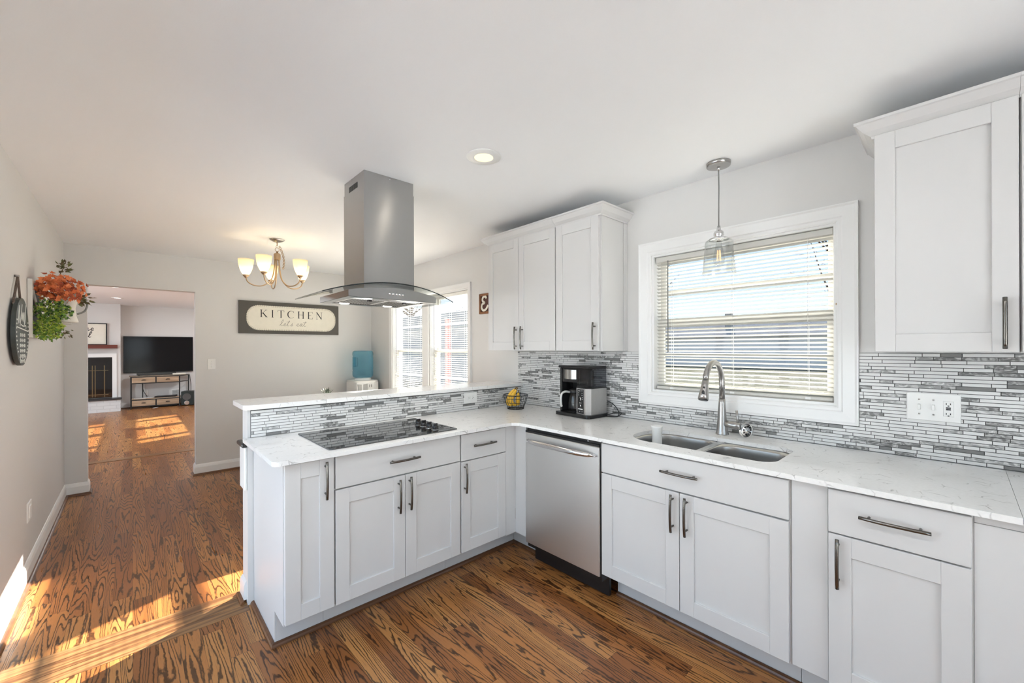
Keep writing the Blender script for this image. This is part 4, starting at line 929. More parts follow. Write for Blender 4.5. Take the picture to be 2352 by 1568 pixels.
q = MB(); script(q, "let's eat", 1.36, 1.705, .070, .0032, PSG, .0346, .25, 1.35); q.build('script_lettering', mat('grey_print', (.22, .20, .17), .6, var=0), pn_)

# plaque on the window wall, partly behind the wall cabinet
t = thing('letter_plaque', 'small brown wooden plaque with cream script letter beside the left wall cabinet', 'plaque', (XW, 3.10, 1.855))
PW_ = lambda a, b, h: (XW - .001 - h, -a, b)
MB().box(XW - .012, XW - .001, 2.96, 3.240, 1.765, 1.943).build('backboard', mat('dark_panel', (.075, .018, .012), .5, var=.1, scale=20), t)
q = MB(); q.sweep([(2.95, 1.755), (3.250, 1.755), (3.250, 1.953), (2.95, 1.953)], [(0, .012), (0, .022), (-.022, .022), (-.022, .012), (-.022, .001), (0, .001)], lambda a, b, h: (XW - h, a, b), closed=True); q.build('frame', MT['signwood'], t)
q = MB(); stroke(q, sp2([(-3.140, 1.905), (-3.160, 1.925), (-3.195, 1.915), (-3.200, 1.885), (-3.170, 1.862), (-3.205, 1.850), (-3.215, 1.815), (-3.185, 1.788), (-3.145, 1.800), (-3.115, 1.835)], 8), .021, PW_, .0112, .006); q.build('letter', MT['cream'], t)

# ------------------------------------------------------------------ pendant over the sink
px_, py_ = 2.400, .906
t = thing('pendant_light', 'clear glass bell pendant lamp hanging before the sink window', 'pendant lamp', (px_, py_, CEIL))
MB().lathe([(.0, -.021), (.055, -.021), (.061, -.019), (.0615, -.004), (.0615, -.0005)], (px_, py_, CEIL), 36).build('canopy', MT['nickel'], t)
MB().tube([(px_, py_, CEIL - .02), (px_, py_, CEIL - .044)], [.009, .006], 10).build('strain_relief', MT['chrome'], t)
MB().tube([(px_, py_, CEIL - .04), (px_ + .001, py_ - .001, 2.30), (px_ + .001, py_, 2.20), (px_, py_, 2.085)], .0035, 8).build('cord', MT['greycord'], t)
q = MB(); q.lathe([(.0, .085), (.008, .085), (.011, .062), (.013, .060), (.021, .055), (.0265, .045), (.027, .034), (.024, .030), (.024, .012), (.0265, .010), (.0265, .002), (.020, 0)], (px_, py_, 2.005), 28); q.lathe([(.022, .010), (.048, .008), (.052, .004), (.050, -.001), (.020, -.001)], (px_, py_, 2.012), 28); q.build('socket', MT['chrome'], t)
q = MB(); q.lathe([(.030, 2.014), (.058, 2.012), (.067, 2.006), (.0705, 1.995), (.0725, 1.96), (.0785, 1.89), (.0855, 1.826), (.0850, 1.8235), (.0838, 1.826), (.0768, 1.89), (.0708, 1.96), (.0688, 1.994), (.0660, 2.004), (.057, 2.010), (.030, 2.012)], (px_, py_, 0), 40); q.build('glass_shade', MT['clear'], t)
q = MB(); q.lathe([(.013, 2.005), (.016, 1.985), (.021, 1.955), (.027, 1.93), (.030, 1.905), (.027, 1.885), (.016, 1.873), (.0, 1.870)], (px_, py_, 0), 24); bu = q.build('bulb', MT['clear'], t)
q = MB()
for k in range(4): w = pi / 4 + k * pi / 2; q.tube([(px_ + .0075 * cos(w), py_ + .0075 * sin(w), 1.955), (px_ + .011 * cos(w), py_ + .011 * sin(w), 1.895)], .0016, 6)
q.build('filament', emitter('filament_glow', (1.0, .42, .05), .5), bu)

# ------------------------------------------------------------------ recessed ceiling lights
canlens = emitter('downlight_lens', (1.0, .80, .38), 0.55); _set(canlens.node_tree.nodes['Principled BSDF'], color=(.30, .28, .22))
def can(x, y, label, z=CEIL, w=CAN_W, lens=canlens, group='recessed ceiling lights', col=(.95, .98, 1.0), size=.11):
    t = thing('recessed_light', label, 'ceiling light', (x, y, z), group)
    MB().lathe([(.050, -.0065), (.056, -.0075), (.088, -.005), (.093, -.002), (.093, -.0005), (.050, -.0005)], (x, y, z), 40, caps=False).build('trim_ring', MT['white'], t)
    MB().lathe([(.0, -.0045), (.040, -.005), (.050, -.0062)], (x, y, z), 32).build('lens', lens, t)
    if w: lamp('downlight', 'AREA', (x, y, z - .012), w, col, t, size)
can(1.387, 1.724, 'round recessed light in the kitchen ceiling right of the hood', w=0.10, col=(1, .90, .78), size=.05)
# unseen fill downlights added above and behind the viewer to brighten the kitchen
for i, (x, y) in enumerate(((.15, .35), (.15, -1.35), (-.12, .85))):
    can(x, y, ('added fill downlight above the viewer near the left wall', 'added fill downlight behind the viewer by the rear door', 'added fill downlight over the passage beside the left wall')[i])


# ------------------------------------------------------------------ chandelier over the dining table
cx_, cy_ = 1.004, 4.336
t = thing('chandelier', 'five arm bronze chandelier with frosted glass shades over dining table', 'chandelier', (cx_, cy_, CEIL))
MB().lathe([(.0, -.026), (.02, -.025), (.045, -.016), (.062, -.005), (.064, -.0005)], (cx_, cy_, CEIL), 32).build('canopy', MT['nickel'], t)
q = MB()
def link(c, r, ax, sq=1.35):
    P = []
    for k in range(14):
        w = 2 * pi * k / 14; a = r * cos(w); b = r * sq * sin(w); P.append((c[0] + (a if ax else 0), c[1] + (0 if ax else a), c[2] + b))
    q.tube(P, .0022, 6, closed=True)
q.tube([(cx_, cy_, CEIL - .025), (cx_, cy_, CEIL - .036)], .006, 8)
for k in range(2): link((cx_, cy_, CEIL - .045 - .022 * k), .009, k % 2)
link((cx_, cy_, 2.345), .017, 1, 1.0)
for k in range(16):
    s_ = k / 15; link((cx_ + .018 + .030 * sin(s_ * 2.2), cy_ - .016 - .022 * sin(s_ * 2.2), 2.372 - s_ * .20 ), .0075, k % 2)
q.build('chain', MT['brass'], t)
MB().lathe([(.0, .078), (.008, .078), (.010, .066), (.024, .060), (.029, .052), (.029, .006), (.024, .0), (.0, -.004)], (cx_, cy_, 2.248), 28).build('hub', MT['brass'], t)
def shade_mat():
    m, n, l, b = nt('frosted_shade'); out = [x for x in n if x.type == 'OUTPUT_MATERIAL'][0]
    _set(b, color=(.90, .84, .70), rough=.5, emit=(1.0, .80, .48), estr=.12)
    tr = n.new('ShaderNodeBsdfTranslucent'); tr.inputs[0].default_value = (.95, .86, .66, 1)
    z = n.new('ShaderNodeTexNoise'); z.inputs['Scale'].default_value = 9; tcx = n.new('ShaderNodeTexCoord'); l.new(tcx.outputs['Object'], z.inputs['Vector'])
    rr = n.new('ShaderNodeMapRange'); rr.inputs['To Min'].default_value = .5; rr.inputs['To Max'].default_value = .6; l.new(z.outputs['Fac'], rr.inputs['Value'])
    mx = n.new('ShaderNodeMixShader'); l.new(rr.outputs[0], mx.inputs[0]); l.new(b.outputs[0], mx.inputs[1]); l.new(tr.outputs[0], mx.inputs[2]); l.new(mx.outputs[0], out.inputs['Surface']); return m
SHM = shade_mat(); BUL = emitter('bulb_glow', (1.0, .86, .62), 2.5)
w0 = math.atan2(-cy_, -cx_)
for k in range(5):
    w = w0 + radians(-24 + 72 * k); ca, sa = cos(w), sin(w); at = lambda r, z: (cx_ + r * ca, cy_ + r * sa, z)
    arm = MB(); arm.tube(spline([at(.018, 2.25), at(.026, 2.15), at(.050, 2.06), at(.11, 2.005), at(.18, 2.000), at(.235, 2.03), at(.25, 2.075)], 6), .0055, 8); ao = arm.build('arm', MT['brass'], t)
    MB().lathe([(.006, -.006), (.012, .0), (.022, .010), (.028, .022), (.0, .022)], at(.25, 2.07), 20).build('cup', MT['brass'], ao)
    q = MB(); pr_ = [(.020, .014), (.034, .035), (.047, .065), (.056, .10), (.061, .135), (.063, .160)]
    q.lathe(pr_ + [(r - .003, h) for r, h in pr_[::-1]], at(.25, 2.075), 28); q.build('shade', SHM, ao, fix=False)
    MB().ball(at(.25, 2.165), .020, 12, sq=(1, 1, 1.3)).build('bulb', BUL, ao)
    lamp('bulb_light', 'POINT', at(.25, 2.135), SHADE_W, (1, .88, .70), t, .025)

# ------------------------------------------------------------------ water cooler, dining table and its plant
wx, wy = 2.345, 5.585
t = thing('water_cooler', 'white floor standing water cooler in the far corner by the window', 'water cooler', (wx, wy, 0))
FR = lambda p: Vector((wx + p.x, wy + p.y, p.z))
q = MB(FR)
def front(z): return [(-.165, -.10), (-.150, -.155), (-.08, -.178), (0, -.185), (.08, -.178), (.150, -.155), (.165, -.10), (.165, .16), (-.165, .16)]
q.loft([[(a, b, z) for a, b in front(z)] for z in (.02, .96)], 0, False, True, False)
q.loft([[(a, b, .96) for a, b in front(0)], [(a * .96, b * .96, .985) for a, b in front(0)]], 0, True, False, True)
q.lathe([(.115, .984), (.105, .998), (.10, 1.012), (.05, 1.016)], (0, 0, 0), 32); q.build('body', MT['white'], t)
q = MB(FR); q.loft([[(-.145, -.1575, .94), (-.010, -.1855, .945), (-.005, -.186, .83), (-.012, -.186, .70), (-.12, -.166, .70), (-.135, -.1605, .88)], [(-.135, -.165, .935), (-.018, -.190, .938), (-.013, -.1905, .83), (-.020, -.190, .71), (-.115, -.172, .71), (-.127, -.167, .88)]], 0, False, False, True); q.build('tap_recess', mat('cooler_grey', (.50, .50, .48), .45, var=.02), t)
for k in range(2): MB(FR).box(.010 + .028 * k, .017 + .028 * k, -.191, -.183, .895, .932, c=.002).build('tap_button', MT['greycord'], t)
MB(FR).box(-.16, .16, -.15, .155, 0, .02).build('foot', MT['blackmat'], t)
bw = nt('blue_bottle'); bm_, bn, bl_, bb = bw; bn.remove(bb); bo = [x for x in bn if x.type == 'OUTPUT_MATERIAL'][0]
btr = bn.new('ShaderNodeBsdfTransparent'); btr.inputs[0].default_value = (.66, .85, .92, 1); bdf = bn.new('ShaderNodeBsdfPrincipled'); _set(bdf, color=(.20, .46, .58), rough=.12)
bmx = bn.new('ShaderNodeMixShader'); blw = bn.new('ShaderNodeLayerWeight'); blw.inputs[0].default_value = .35; bmr = bn.new('ShaderNodeMapRange'); bmr.inputs['To Min'].default_value = .06; bmr.inputs['To Max'].default_value = .75
bl_.new(blw.outputs['Facing'], bmr.inputs['Value']); bl_.new(bmr.outputs[0], bmx.inputs[0]); bl_.new(btr.outputs[0], bmx.inputs[1]); bl_.new(bdf.outputs[0], bmx.inputs[2]); bl_.new(bmx.outputs[0], bo.inputs['Surface'])
t = thing('water_bottle', 'blue translucent water bottle upside down on the white cooler', 'water bottle', (wx, wy, 1.013))
q = MB(); prf = [(.09, 1.0165), (.115, 1.022), (.130, 1.036), (.136, 1.055), (.136, 1.105), (.130, 1.118), (.136, 1.132), (.136, 1.165)]
q.lathe(prf, (wx, wy, 0), 36, caps=False)
q.lathe([(.136, 1.30), (.130, 1.312), (.137, 1.326), (.137, 1.352), (.131, 1.374), (.115, 1.386), (.0, 1.387)], (wx, wy, 0), 36, caps=False)
# middle band with the grip pocket on its left front side
wh = math.atan2(-wy, -wx) + radians(-62); loops = []
for z in (1.165, 1.172, 1.185, 1.28, 1.293, 1.30):
    d = {1.165: 0, 1.172: .4, 1.185: 1, 1.28: 1, 1.293: .4, 1.30: 0}[z]; L = []
    for k in range(48):
        w = 2 * pi * k / 48; dw = abs((w - wh + pi) % (2 * pi) - pi); dip = max(0, 1 - (dw / .55) ** 4) if dw < .55 else 0
        L.append((wx + (.136 - .050 * dip * d) * cos(w), wy + (.136 - .050 * dip * d) * sin(w), z))
    loops.append(L)
q.loft(loops, 0, True); q.build('shell', bm_, t)
hx, hy = wx + .122 * cos(wh), wy + .122 * sin(wh)
MB().tube(spline([(hx, hy, 1.168), (hx, hy, 1.20), (hx, hy, 1.26), (hx, hy, 1.297)], 5), [.017] * 16, 12).build('grip', bm_, t)

t = thing('dining_table', 'white dining table behind the bar in front of the far windows', 'table', (1.48, 4.48, 0))
MB().box(.95, 2.02, 3.67, 5.28, .725, .76, c=.006).build('tabletop', MT['trim'], t)  # hidden top made white to bounce sunlight onto the ceiling
MB().box(1.03, 1.94, 3.75, 5.20, .65, .7245).build('apron', MT['tablewood'], t)
for x in (1.02, 1.95):
    for y in (3.74, 5.21): MB().box(x - .035, x + .035, y - .035, y + .035, 0, .6495 if False else .7245, c=.004).build('leg', MT['tablewood'], t)
t = thing('potted_plant', 'small spiky potted plant on the table behind the bar ledge', 'plant', (1.441, 4.30, .76))
MB().lathe([(.0, 0), (.045, 0), (.060, .11), (.064, .195), (.058, .195), (.054, .17), (.0, .17)], (1.441, 4.30, .7605), 24).build('pot', MT['white'], t)
q = MB()
for k in range(26):
    w = k * 2.4; tl = .15 + .75 * (k / 26); R = .055 * tl + .01; H = .052 + .035 * (1 - tl) + .01 * random.random()
    c_ = Vector((1.441, 4.30, .945)); d = Vector((cos(w), sin(w), 0)); s_ = Vector((-sin(w), cos(w), 0))
    a = c_ + d * .008; b = c_ + d * (R * .7) + Vector((0, 0, H * .55)); e_ = c_ + d * R * 1.25 + Vector((0, 0, H))
    q.add([a - s_ * .004, a + s_ * .004, b + s_ * .006, e_, b - s_ * .006, b + Vector((0, 0, -.004))], [(0, 1, 2, 4), (4, 2, 3), (0, 5, 1), (1, 5, 2), (5, 4, 3), (5, 3, 2), (0, 4, 5)])
q.build('leaves', mat('dark_succulent', (.055, .075, .045), .5, var=.3, scale=40), t)

# narrow holder hung on the end of the bar wall
t = thing('wall_holder', 'narrow white holder with black top bar on the end of the bar wall', 'holder', (.455, 2.73, .76))
MB().box(.4535, .4675, 2.672, 2.80, .632, .872, c=.004).build('body', MT['white'], t)
MB().box(.438, .4672, 2.66, 2.80, .8725, .897, c=.006).build('top_bar', MT['black'], t)

# ------------------------------------------------------------------ things on the left wall
t = thing('round_plaque', 'round black hanging plaque with white writing on the left wall', 'plaque', (XL, 3.55, 1.515))
PL = lambda a, b, h: (XL + .0005 + h, a, b)
q = MB(); L = [(3.55 + .19 * cos(2 * pi * k / 56), 1.515 + .188 * sin(2 * pi * k / 56)) for k in range(56)]
q.slab(L, [], .012, .030, lambda a, b, h: PL(a, b, h)); q.build('disc', mat('slate_disc', (.045, .055, .052), .5, var=.1), t)
pw = mat('white_paint_print', (.78, .80, .76), .6, var=0)
q = MB(); stroke(q, sp2([(3.425, 1.555), (3.44, 1.615), (3.455, 1.655), (3.46, 1.60), (3.448, 1.560)]), .008, PL, .0302); stroke(q, [(3.50, 1.585), (3.535, 1.668)], .010, PL, .0302)
stroke(q, sp2([(3.475, 1.545), (3.50, 1.60), (3.525, 1.625), (3.53, 1.58), (3.555, 1.62), (3.56, 1.575), (3.59, 1.625), (3.60, 1.56), (3.63, 1.61), (3.645, 1.67)]), .009, PL, .0302); stroke(q, sp2([(3.50, 1.555), (3.56, 1.548), (3.64, 1.552), (3.645, 1.535)]), .006, PL, .0302)
q.build('script_lettering', pw, t)
q = MB(); stroke(q, [(3.385, 1.538), (3.715, 1.522)], .006, PL, .0302)
for r in range(6):
    z = 1.497 - r * .029; hw = (.062, .066, .066, .064, .062, .060)[r]
    for kk in range(7):
        y = 3.548 - hw + 2 * hw * kk / 6
        if kk in (2, 4): stroke(q, [(y - .006, z), (y + .006, z)], .004, PL, .0302)
        else: stroke(q, sp2([(y + .005, z + .007), (y - .005, z + .007), (y - .006, z - .007), (y + .005, z - .007), (y + .006, z + .007)], 3), .0032, PL, .0302)
for w in [radians(a) for a in range(158, 226, 8)] + [radians(a) for a in range(-44, 24, 8)]: c_ = (3.55 + .166 * cos(w), 1.515 + .164 * sin(w)); stroke(q, [(c_[0] - .007, c_[1]), (c_[0] + .007, c_[1])], .009, PL, .0302)
for w in [radians(a) for a in range(240, 304, 7)]: c_ = (3.55 + .165 * cos(w), 1.515 + .163 * sin(w)); stroke(q, [(c_[0] - .005, c_[1]), (c_[0] + .005, c_[1])], .008, PL, .0302)
for w in (0, pi / 2, pi, 1.5 * pi): stroke(q, [(3.55 + .003 * cos(w + .8), 1.378 + .003 * sin(w + .8)), (3.55 + .016 * cos(w + .8), 1.378 + .014 * sin(w + .8))], .010, PL, .0302)
q.build('writing', pw, t)
q = MB(); bc = mat('bead_cord', (.12, .085, .065), .6, var=.2, scale=60)
for e_ in ((3.44, 1.665), (3.64, 1.678)):
    for k in range(22): f_ = k / 21; q.ball((XL + .012, 3.56 + (e_[0] - 3.56) * f_, 1.825 + (e_[1] - 1.825) * f_), .0062, 6)
q.build('hanger', bc, t); MB().lathe([(.007, 0), (.007, .018), (0, .018)], (XL + .001, 3.56, 1.826), 10, axis='X').build('nail', MT['nickel'], t)

t = thing('wall_planter', 'white framed wall planter of orange blooms and green foliage with pitcher', 'planter', (XL, 4.12, 1.70))
wp = mat('weathered_white', (.74, .72, .66), .6, var=.08, scale=15)
q = MB()
for (a, b, c_, d) in ((3.93, 3.955, 1.49, 1.86), (4.455, 4.48, 1.49, 1.86), (3.956, 4.454, 1.49, 1.515), (3.956, 4.454, 1.66, 1.68), (3.956, 4.454, 1.835, 1.86)): q.box(XL + .001, XL + .022, a, b, c_, d, c=.002)
q.tube([(XL + .012, 3.96, 1.84), (XL + .012, 4.20, 1.68)], .009, 6).tube([(XL + .012, 4.45, 1.84), (XL + .012, 4.21, 1.68)], .009, 6)
q.build('frame', wp, t)
MB().box(XL + .001, XL + .008, 3.957, 4.453, 1.516, 1.834).build('backing', mat('dark_backing', (.03, .028, .025), .8), t)
q = MB(); q.lathe([(.0, 0), (.058, 0), (.060, .006), (.048, .05), (.045, .10), (.060, .165), (.063, .20), (.060, .20), (.056, .17), (.0, .15)], (-.335, 4.20, 1.605), 28); pi_ = q.build('pitcher', wp, t)
q = MB(); q.tube(spline([(-.283, 4.225, 1.775), (-.250, 4.24, 1.768), (-.236, 4.246, 1.735), (-.248, 4.24, 1.69), (-.283, 4.225, 1.665)], 6), .006, 8); q.build('pitcher_handle', MT['greycord'], pi_)
MB().box(XL + .0235, -.31, 4.185, 4.215, 1.590, 1.6045, c=.003).build('bracket', wp, t)
def leaf(q, c, d, n, L, w_, mi=0):
    """pointed leaf with a folded mid rib"""
    d = Vector(d).normalized(); n = Vector(n).normalized(); s_ = d.cross(n)
    if s_.length < 1e-3: s_ = Vector((1, 0, 0))
    s_.normalize(); n = s_.cross(d); c = Vector(c)
    P = [c, c + d * L * .45 + s_ * w_ + n * w_ * .35, c + d * L, c + d * L * .45 - s_ * w_ + n * w_ * .35, c + d * L * .45 - n * .001]
    q.add(P, [(0, 4, 1), (4, 2, 1), (0, 3, 4), (4, 3, 2)], mi)
rv = lambda: Vector((random.gauss(0, 1), random.gauss(0, 1), random.gauss(0, 1)))
def cloud(n, c, r, L, w_, bias=(0, 0, 0), nm=1):
    q = MB()
    for k in range(n):
        v = rv().normalized() * (random.random() ** .45); p = Vector((c[0] + v.x * r[0], c[1] + v.y * r[1], c[2] + v.z * r[2]))
        if p.x < XL + .02: p.x = XL + .02 + random.random() * .03
        d = v + Vector(bias) + rv() * .35; leaf(q, p, d, rv(), L * random.uniform(.6, 1.2), w_ * random.uniform(.7, 1.2), random.randrange(nm))
    return q
OR = [mat('orange_petal_%s' % a, c, .6, var=.15, scale=40) for a, c in (('light', (.84, .27, .10)), ('mid', (.72, .18, .055)), ('deep', (.46, .09, .035)))]
GR = [mat('leaf_%s' % a, c, .5, var=.2, scale=40) for a, c in (('lime', (.50, .62, .10)), ('green', (.20, .38, .07)), ('dark', (.05, .12, .035)))]
BRL = [mat('dry_leaf', (.12, .085, .035), .6, var=.3, scale=40), mat('olive_leaf', (.14, .15, .05), .6, var=.3, scale=40)]
q = MB()
for k in range(330):
    v = rv().normalized() * random.random() ** .4; c_ = Vector((-.35 + v.x * .13, 4.10 + v.y * .17, 1.825 + v.z * .085))
    c_.x = max(c_.x, XL + .03); c_.z += .012 * random.gauss(0, 1); ax = (v + Vector((.5, -.5, .3))).normalized(); mi = random.randrange(3)
    e1 = ax.orthogonal().normalized(); e2 = ax.cross(e1)
    for j in range(6):
        w = 2 * pi * j / 6; leaf(q, c_, (e1 * cos(w) + e2 * sin(w)) + ax * .5, ax, random.uniform(.014, .022), .0065, mi)
q.build('orange_blooms', OR, t, fix=False)
q = cloud(640, (-.385, 4.03, 1.67), (.085, .10, .075), .020, .008, (.2, -.3, -.2), 3); q2 = cloud(560, (-.40, 4.01, 1.56), (.07, .085, .085), .020, .008, (.2, -.3, -.6), 2); q.v, q.f, q.mi, q.sm = q.v + q2.v, q.f + [[i + len(q.v) for i in f] for f in q2.f], q.mi + q2.mi, q.sm + q2.sm; q.build('green_foliage', GR, t, fix=False)
cloud(90, (-.28, 4.24, 1.775), (.07, .10, .04), .034, .008, (.6, .4, -.5), 2).build('dry_foliage', BRL, t, fix=False)
q = cloud(46, (-.34, 4.20, 1.985), (.03, .08, .04), .030, .008, (.2, 0, .5), 2); q.tube(spline([(-.36, 4.12, 1.84), (-.36, 4.15, 1.92), (-.34, 4.20, 1.985), (-.32, 4.26, 1.97)], 5), .0022, 5); q.build('sprig', BRL, t, fix=False)
q = cloud(60, (-.37, 4.06, 1.525), (.08, .12, .045), .022, .005, (.2, -.2, -.9), 2); q.build('trailing_foliage', BRL, t, fix=False)

# ------------------------------------------------------------------ living room seen through the doorway
for i, (x, y, w) in enumerate(((-.205, 9.67, 0), (-.215, 11.65, 0), (-1.6, 8.6, 11), (1.5, 8.6, 11), (1.8, 11.6, 11), (-1.9, 11.2, 11))):  # first two show in the doorway; the other four are added fill lamps
    can(x, y, ('nearer recessed light in the ceiling beyond the doorway', 'farther recessed light in the ceiling beyond the doorway', 'added fill downlight left of the doorway in the living room', 'added fill downlight right of the doorway in the living room', 'added fill downlight at the window side of the living room', 'added fill downlight before the fireplace in the living room')[i],
        CEIL2, w, MT['can_white'] if 'can_white' in MT else MT.setdefault('can_white', emitter('white_downlight_lens', (1, .97, .92), 1.2)), 'living room recessed lights')
t = thing('television', 'large black flat television hung on the living room wall above console', 'television', (.51, YT, 1.30))
MB().box(-.153, 1.173, 13.545, 13.585, .842, 1.732, c=.004).build('bezel', MT['black'], t)
MB().box(-.140, 1.160, 13.5435, 13.5455, .862, 1.720).build('screen', mat('tv_screen', (.004, .004, .005), .10, var=0, spec=.25), t)
MB().box(.30, .72, 13.585, 13.599, 1.15, 1.45).build('mount', MT['blackmat'], t)
t = thing('soundbar', 'dark soundbar lying on the console under the television', 'soundbar', (.42, 13.42, .79))
MB().box(.08, .82, 13.38, 13.46, .793, .845, c=.008).build('body', mat('soundbar_cloth', (.05, .05, .045), .7, var=.15, scale=60), t)
for x in (.12, .78): MB().box(x - .02, x + .02, 13.39, 13.45, .786, .7925).build('foot', MT['black'], t)
t = thing('paper_stack', 'pale flat box lying on the right end of the console', 'box', (.86, 13.33, .79))
Q = Matrix.Translation((.88, 13.33, .7865)) @ Matrix.Rotation(radians(12), 4, 'Z')
MB(lambda p: Q @ p).box(-.14, .12, -.035, .035, 0, .03, c=.003).build('body', MT['cream'], t)
# console: black metal frame with four wooden drawers
t = thing('media_console', 'black metal console table with four wooden drawers under television', 'console table', (.43, 13.38, 0))
X0, X1, CY0, CY1 = -.02, .875, 13.22, 13.53
xe = 1.075
MB().slab([(X0 - .03, CY0 - .01), (X1 + .01, CY0 - .01), (xe + .02, CY1), (X0 - .03, CY1)], [], .765, .785).build('top', mat('console_top', (.20, .17, .13), .45, var=.15), t)
for (x, y) in ((X0, CY0), (X1, CY0), (xe, CY1 - .02), (X0 + .005, CY1 - .02)): MB().box(x - .0125, x + .0125, y, y + .025, 0, .7645).build('leg', MT['blackmat'], t)
q = MB()
for z in (.745, .595, .20, .045): q.box(X0 + .013, X1 - .013, CY0 + .002, CY0 + .022, z, z + .02)
for z0, z1 in ((.615, .745), (.065, .20)): q.box((X0 + X1) / 2 - .012, (X0 + X1) / 2 + .012, CY0 + .002, CY0 + .022, z0, z1)
for z in (.745, .60): q.tube([(X1, CY0 + .02, z + .01), (xe, CY1 - .02, z + .01)], .010, 6)
q.box(.18, .20, CY1 - .02, CY1, .22, .60); q.build('frame', MT['blackmat'], t)
MB().slab([(X0, CY0 + .023), (X1, CY0 + .023), (xe - .02, CY1 - .022), (X0 + .02, CY1 - .022)], [], .222, .236).build('shelf', MT['drawerwood'], t)
for z0, z1 in ((.617, .743), (.067, .198)):
    for a, b in ((X0 + .016, (X0 + X1) / 2 - .014), ((X0 + X1) / 2 + .014, X1 - .016)):
        q = MB(); q.box(a, b, CY0 - .002, CY0 + .016, z0, z1, c=.002); q.box(a + .02, b - .02, CY0 - .005, CY0 - .0021, z0 + .018, z1 - .018, c=.002); d = q.build('drawer', MT['drawerwood'], t)
        xm = (a + b) / 2; zm = (z0 + z1) / 2; q = MB(); q.loft([[(xm + .042 * cos(w), CY0 - .006 - dd, zm + .016 * sin(w) * s_) for w in [pi * k / 12 for k in range(13)]] for dd, s_ in ((0, 1), (.016, .9), (.018, .2))], 0, True, closed=False).box(xm - .042, xm + .042, CY0 - .008, CY0 - .0055, zm - .004, zm); q.build('cup_pull', MT['black'], d)
t = thing('game_console', 'flat black box lying on the lower shelf of the console', 'media player', (.58, 13.36, .236))
MB().slab([(.40, 13.26), (.78, 13.26), (.84, 13.40), (.46, 13.40)], [], .2365, .275).build('body', MT['black'], t)
t = thing('paper_sheets', 'white papers spread on the lower left shelf of the console', 'papers', (.15, 13.34, .2362))
q = MB(); q.slab([(.04, 13.27), (.26, 13.29), (.25, 13.45), (.03, 13.43)], [], .2365, .240).slab([(.18, 13.30), (.36, 13.27), (.40, 13.40), (.22, 13.44)], [], .2402, .244); q.build('sheet', MT['white'], t)
t = thing('subwoofer', 'dark subwoofer speaker on the floor right of the console', 'speaker', (1.03, 13.26, 0))
Q = Matrix.Translation((1.062, 13.27, 0)) @ Matrix.Rotation(radians(-18), 4, 'Z')
MB(lambda p: Q @ p).box(-.13, .13, -.14, .14, .012, .36, c=.01).build('cabinet', mat('speaker_green_black', (.015, .024, .022), .35, var=.1), t)
MB(lambda p: Q @ p).lathe([(.085, -.1405), (.088, -.145), (.075, -.147), (.05, -.138), (.02, -.134), (.0, -.132)], (-.01, 0, .22), 28, axis='Y').build('cone', mat('speaker_cone', (.09, .085, .08), .5), t)
MB(lambda p: Q @ p).lathe([(.05, -.1405), (.054, -.146), (.046, -.147), (.0, -.1415)], (-.01, 0, .075), 24, axis='Y').build('port', MT['chrome'], t)
t = thing('power_strip', 'dark power strip with cords on the floor under the console', 'power strip', (.55, 13.40, 0))
q = MB(); q.box(.45, .84, 13.36, 13.42, .002, .042, c=.006); q.build('body', MT['black'], t)
q = MB(); q.tube(spline([(.18, 13.56, .60), (.19, 13.55, .50), (.21, 13.56, .38), (.27, 13.56, .25), (.24, 13.5, .10), (.34, 13.42, .012), (.45, 13.39, .02)], 6), .006, 6).tube(spline([(1.10, 13.585, .76), (1.13, 13.58, .5), (1.11, 13.57, .25), (1.0, 13.5, .06), (.84, 13.39, .02)], 6), .005, 6); q.build('cord', MT['cord'], t)
tag(MB().slab([(.36, 13.16), (.42, 13.26), (.47, 13.24), (.40, 13.14)], [], .0015, .006).build('paper_scrap', MT['white']), 'white scrap of paper on the floor under the console', 'paper')
t = thing('wall_vent', 'white slotted wall vent behind the console legs', 'vent', (.83, YT, .30))
MB().box(.735, .925, YT - .008, YT - .0005, .205, .40, c=.002).build('frame', MT['white'], t)
q = MB(); [q.box(.752, .908, YT - .0095, YT - .0082, .222 + .018 * k, .232 + .018 * k) for k in range(9)]; q.build('slots', MT['greycord'], t)
t = thing('wall_outlet', 'white outlet plate behind the console near its left leg', 'outlet', (.26, YT, .35))
MB().box(.225, .30, YT - .006, YT - .0005, .285, .41, c=.002).build('plate', MT['white'], t)
# fireplace
t = thing('fireplace_hearth', 'raised white painted brick hearth with dark slab on top', 'hearth', (-1.0, 13.16, 0))
def brick_mat():
    m, n, l, b = nt('white_brick'); _set(b, rough=.6); tcx = n.new('ShaderNodeTexCoord'); mp = n.new('ShaderNodeMapping'); mp.inputs['Rotation'].default_value = (radians(90), 0, 0); l.new(tcx.outputs['Object'], mp.inputs['Vector'])
    k = n.new('ShaderNodeTexBrick'); k.inputs['Scale'].default_value = 1; k.inputs['Brick Width'].default_value = .21; k.inputs['Row Height'].default_value = .072; k.inputs['Mortar Size'].default_value = .006
    k.inputs['Color1'].default_value = (.74, .74, .73, 1); k.inputs['Color2'].default_value = (.70, .70, .69, 1); k.inputs['Mortar'].default_value = (.60, .60, .59, 1); l.new(mp.outputs[0], k.inputs['Vector']); l.new(k.outputs['Color'], b.inputs['Base Color'])
    return m
MB().box(-2.0, -.195, 13.05, CB_Y - .001, 0, .268).build('brick_base', brick_mat(), t)
MB().box(-2.03, -.175, 13.02, CB_Y - .001, .2685, .308, c=.004).build('slab', mat('slate_slab', (.03, .03, .032), .35, var=.3, scale=12), t)
t = thing('fireplace', 'white framed fireplace with glass doors and brass trim beyond the doorway', 'fireplace', (-.84, CB_Y, .31))
